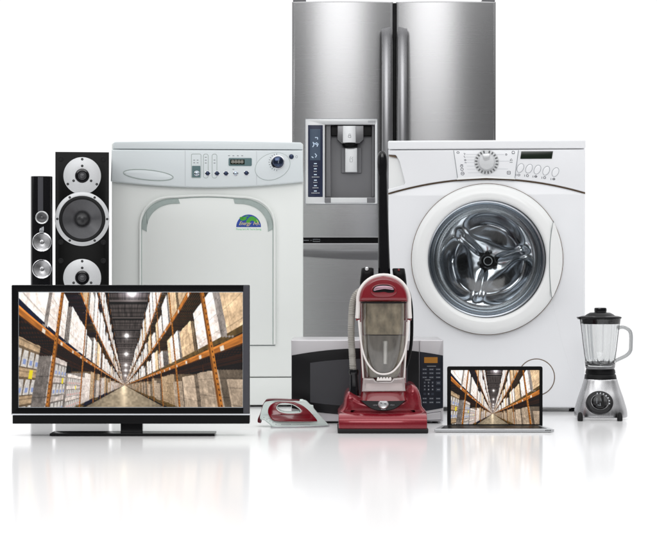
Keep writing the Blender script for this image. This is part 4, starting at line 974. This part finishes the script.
# ------------------------------------------------------------------ blender
def blender():
    T = Thing('blender', 'kitchen blender with a clear glass jug and black lid on a flared brushed steel base', 'blender', 5.46, 600.4)
    gy = HY + CAMZ / T.k; dz = gy - 423.6; yc = .085
    Z = lambda v: v + dz * max(0, (v - 300) / 123.6)
    # steel base: rounded square, flaring down
    prof = [(15.6, 381.2), (16.2, 381.6), (17.4, 386), (19.2, 392), (21.6, 399), (23.6, 406), (25.2, 412), (25.9, 416.5), (25.9, 419.6), (25.2, 420.6)]
    base = loft(T, 'motor_base', [(Z(p), 600.6, r, yc, r * T.k * .96, 3.0) for r, p in smooth_prof(prof)], M['mixer_steel'])
    loft(T, 'collar', [(Z(370.8), 600.4, 13.4, yc, 13.4 * T.k, 2.2), (Z(371.4), 600.4, 14.4, yc, 14.4 * T.k, 2.2), (Z(375), 600.4, 15.0, yc, 15 * T.k, 2.2), (Z(376), 600.4, 14.4, yc, 14.4 * T.k, 2.2), (Z(377), 600.4, 15.4, yc, 15.4 * T.k, 2.3), (Z(381.3), 600.5, 16.0, yc, 16 * T.k, 2.5)], M['black'])
    for x in (580.2, 619.8):
        for yy in (.02, .15):
            loft(T, 'foot', [(Z(414.8), x, 1.0, yy - .014, .008, 2.4), (Z(416), x, 2.0, yy - .014, .010, 2.4), (Z(419.5), x, 2.7, yy - .014, .012, 2.6), (gy - .2, x, 2.6, yy - .014, .012, 2.6)], M['rubber'], base)
    # dial on the sloping front
    y0 = yc - 23.4 * T.k * .96; tilt = math.atan2(5.5, 14)
    def tilted(name, prof, rx, c, m, parent, n=56):
        V, Fc = [], []; cx, cz = T.X(c[0], y0), T.Z(Z(c[1]), y0)
        for r, off in prof:
            for i in range(n):
                a = 2 * PI * i / n; u, w = r * T.k * rx * math.cos(a), r * T.k * math.sin(a)
                V.append((cx + u, y0 + w * math.sin(tilt) - off * math.cos(tilt), cz + w * math.cos(tilt) + off * math.sin(tilt)))
        for j in range(len(prof) - 1):
            for i in range(n): i2 = (i + 1) % n; Fc.append((j * n + i, j * n + i2, (j + 1) * n + i2, (j + 1) * n + i))
        me = bpy.data.meshes.new(name); me.from_pydata(V, [], Fc); recalc(me); return finish(name, me, m, parent, 40)
    C = (599.6, 404.8)
    dp = tilted('dial_plate', [(12.1, -.010), (12.0, .004), (11.2, .0062), (8.2, .0066), (7.8, .0055)], 1.13, C, M['grey_dial'], base)
    kb = tilted('speed_knob', [(7.6, .005), (7.3, .014), (6.4, .017), (3, .0178), (0, .018)], 1.05, C, M['gloss'], base)
    tilted('knob_edge', [(8.4, .0066), (8.2, .0078), (7.8, .0078), (7.7, .006)], 1.1, C, M['steel_dark'], base)
    # knob grip bar and marks laid on the tilted face
    def mark(name, lines, off, w, m, parent):
        V, Fc = [], []
        for (a0, b0), (a1, b1) in lines:
            d = Vector((a1 - a0, b1 - b0)).normalized(); nn = Vector((-d.y, d.x)) * w / 2; q = len(V)
            for a, b in ((a0 + nn.x, b0 + nn.y), (a0 - nn.x, b0 - nn.y), (a1 - nn.x, b1 - nn.y), (a1 + nn.x, b1 + nn.y)):
                u, ww = a * T.k, -b * T.k
                V.append((T.X(C[0], y0) + u, y0 + ww * math.sin(tilt) - off * math.cos(tilt), T.Z(Z(C[1]), y0) + ww * math.cos(tilt) + off * math.sin(tilt)))
            Fc.append((q, q + 1, q + 2, q + 3))
        me = bpy.data.meshes.new(name); me.from_pydata(V, [], Fc); return finish(name, me, m, parent, None)
    ln = []
    for i in range(7):
        a = math.radians(-105 + 19 * i); ln.append(((9.0 * math.cos(a), 8.6 * math.sin(a)), (10.2 * math.cos(a + .05), 9.9 * math.sin(a + .05))))
    mark('speed_marks', ln, .0070, 1.1, M['print_light'], dp)
    mark('knob_marks', [((-3.4, -3), (-3.8, 3)), ((-.4, 2.4), (-.4, 4.6)), ((.6, -2.6), (.9, .6)), ((-3.2, 4.4), (.2, 5))], .0182, .4, M['print_grey'], kb)
    mark('knob_grip', [((2.0, -5.6), (2.4, 5.8))], .0186, 2.6, M['black'], kb)
    # glass jug: thick wall, ribbed inside
    def rib(a): return 1 - .035 * abs(math.cos(4 * a + .4)) ** 6
    sq = lambda a: 1 + .035 * math.cos(4 * a)
    outer = [(14.0, 369.6), (14.6, 366.0), (15.4, 360), (16.8, 348), (18.2, 334), (19.4, 322.6), (20.0, 318)]
    inner = [(18.2, 318), (17.2, 324), (15.9, 336), (14.4, 349), (13.0, 359), (11.8, 364.6), (8, 366.4), (0, 366.6)]
    V, Fc = [], []; n = 96; pr = [(0, 369.6, 0)] + [(r, p, 0) for r, p in outer] + [(r, p, 1) for r, p in inner]
    for r, p, s in pr:
        for i in range(n):
            a = 2 * PI * i / n; q = sq(a) if not s else sq(a) * rib(a)
            V.append((T.X(600.2, yc) + r * T.k * 1.015 * q * math.cos(a), yc + r * T.k * 1.015 * q * math.sin(a), T.Z(Z(p), yc)))
    for j in range(len(pr) - 1):
        for i in range(n): i2 = (i + 1) % n; Fc.append((j * n + i, j * n + i2, (j + 1) * n + i2, (j + 1) * n + i))
    me = bpy.data.meshes.new('glass_jug'); me.from_pydata(V, [], Fc); recalc(me); jug = finish('glass_jug', me, M['glass'], T, 60)
    hp = smooth_path([(617.6, 328.0, yc), (623, 327.2, yc), (628.4, 329.6, yc), (630.8, 334, yc), (630.9, 344, yc), (630.2, 351, yc), (626, 355.6, yc), (620, 358.6, yc), (614.8, 361, yc)], 6)
    tube(T, 'jug_handle', [tuple(p) for p in hp], 1.95, M['glass_handle'], jug, n=18, flat=1.6)
    # lid with brim, plug and pouring lip
    def LZ(v): return v
    lid = loft(T, 'lid', [(315.8, 600.2, 14, yc, 14 * T.k, 2.3), (316.4, 600.2, 18, yc, 18 * T.k, 2.3), (317.2, 600.2, 20.8, yc, 20.8 * T.k, 2.3), (318.4, 600, 21.4, yc, 21.2 * T.k, 2.3), (319.2, 600, 20.4, yc, 20.4 * T.k, 2.3), (319.6, 600.2, 18.2, yc, 18 * T.k, 2.3), (323.6, 600.2, 17.6, yc, 17.4 * T.k, 2.3), (324.2, 600.2, 16.8, yc, 16.8 * T.k, 2.3)], M['black'])
    loft(T, 'lid_dome', [(312.4, 600, 6, yc, 6 * T.k, 2.2), (312.8, 600, 10, yc, 10 * T.k, 2.2), (314.4, 600, 13, yc, 13 * T.k, 2.2), (316.4, 600, 15.6, yc, 15.6 * T.k, 2.2)], M['black'], lid)
    loft(T, 'lid_plug', [(307.6, 600.4, 4.6, yc, 4.6 * T.k, 3), (308, 600.4, 5.8, yc, 5.8 * T.k, 3), (310, 600.4, 6.2, yc, 6.2 * T.k, 3), (313, 600.4, 5.8, yc, 5.8 * T.k, 3)], M['gloss'], lid)
    prism(T, 'pouring_lip', [(578.2, 317.2), (584, 316.8), (584, 319.2), (579.4, 319.4)], yc - .02, yc + .02, M['black'], lid, bev=.0008)
    # blades
    V, Fc = [], []
    bl = lathez(T, 'blade_hub', [(0, 362.8), (1.6, 363), (2.4, 366.3), (0, 366.3)], 600.4, M['chrome'], y=yc, n=20)
    for ax, hgt in ((-1, 5.2), (1, 5.2), (-.45, 7.5), (.55, 7.5)):
        yy = -.006 if abs(ax) < .8 else .004
        tube(T, 'blade', [(600.4, 364.4, yc), (600.4 + ax * 4.6, 362.6, yc + yy), (600.4 + ax * 6.2, 364.6 - hgt, yc + yy * 1.6)], [.8, .9, .15], M['chrome'], bl, n=8, flat=.4)
    # jug foot ring
    loft(T, 'jug_foot', [(Z(368.0), 600.2, 13.0, yc, 13.0 * T.k, 2.2), (Z(369), 600.2, 14.6, yc, 14.6 * T.k, 2.2), (Z(370.9), 600.2, 13.8, yc, 13.8 * T.k, 2.2)], M['steel_dark'])
def smooth_prof(P): return [tuple(p) for p in smooth_path(P, 4)]
blender()

# ------------------------------------------------------------------ light and camera
BACK, ZENITH_GLOW = .11, 1.35
w = bpy.data.worlds.new('World'); sc.world = w; w.use_nodes = True
n, l = w.node_tree.nodes, w.node_tree.links; bg = n['Background']
tc = n.new('ShaderNodeTexCoord'); sep = n.new('ShaderNodeSeparateXYZ'); l.new(tc.outputs['Generated'], sep.inputs[0])
def ramp(out, stops, lo=-1, hi=1):
    mr = n.new('ShaderNodeMapRange'); mr.inputs['From Min'].default_value = lo; mr.inputs['From Max'].default_value = hi
    rp = n.new('ShaderNodeValToRGB'); l.new(out, mr.inputs['Value']); l.new(mr.outputs[0], rp.inputs[0]); e = rp.color_ramp.elements
    e[0].position, e[1].position = stops[0][0], stops[-1][0]
    for v, q in ((e[0], stops[0][1]), (e[1], stops[-1][1])): v.color = (q, q, q * 1.005, 1)
    for p, q in stops[1:-1]: k = e.new(p); k.color = (q, q, q * 1.005, 1)
    return rp.outputs[0]
# white backdrop behind the goods, dimmed behind the camera for reflections, white glow added overhead
ya = ramp(sep.outputs['Y'], [(0, BACK), (.30, BACK * 1.2), (.46, .5), (.60, 1.03)])
za = ramp(sep.outputs['Z'], [(.5, 0), (.62, 0.0), (.80, ZENITH_GLOW * .6), (1, ZENITH_GLOW)])
add = n.new('ShaderNodeVectorMath'); add.operation = 'ADD'; l.new(ya, add.inputs[0]); l.new(za, add.inputs[1])
l.new(add.outputs[0], bg.inputs['Color']); bg.inputs['Strength'].default_value = 1.0

def area(name, loc, aim, sx, sy, power, col=(1, 1, 1)):
    d = bpy.data.lights.new(name, 'AREA'); d.shape = 'RECTANGLE'; d.size, d.size_y, d.energy, d.color = sx, sy, power, col
    o = bpy.data.objects.new(name, d); COL.objects.link(o); o.location = loc
    o.rotation_euler = (Vector(aim) - Vector(loc)).to_track_quat('-Z', 'Y').to_euler()
    return o
area('front_softbox', (-.1, -.9, 2.7), (0, 6, .6), 3.0, 1.6, 72)
area('floor_fill_lamp', (0, 3.1, 2.4), (0, 3.3, 0), 6.0, 1.0, 44)  # fill lamp added to whiten the near floor
area('side_softbox', (-3.2, 3.4, 1.8), (0, 5.6, .5), .8, 2.0, 10)

cam = bpy.data.cameras.new('camera'); co = bpy.data.objects.new('camera', cam); COL.objects.link(co)
co.location = (0, 0, CAMZ); co.rotation_euler = (PI / 2, 0, 0)
cam.sensor_width = 36; cam.lens = F / 657 * 36; cam.shift_y = (HY - 272) / 657; cam.clip_end = 500; cam.clip_start = .1
sc.camera = co
sc.view_settings.view_transform = 'Standard'; sc.view_settings.look = 'None'
sc.view_settings.exposure = 0; sc.view_settings.gamma = 1
sc.render.engine = 'CYCLES'
sc.cycles.max_bounces = 12; sc.cycles.transmission_bounces = 12; sc.cycles.transparent_max_bounces = 12
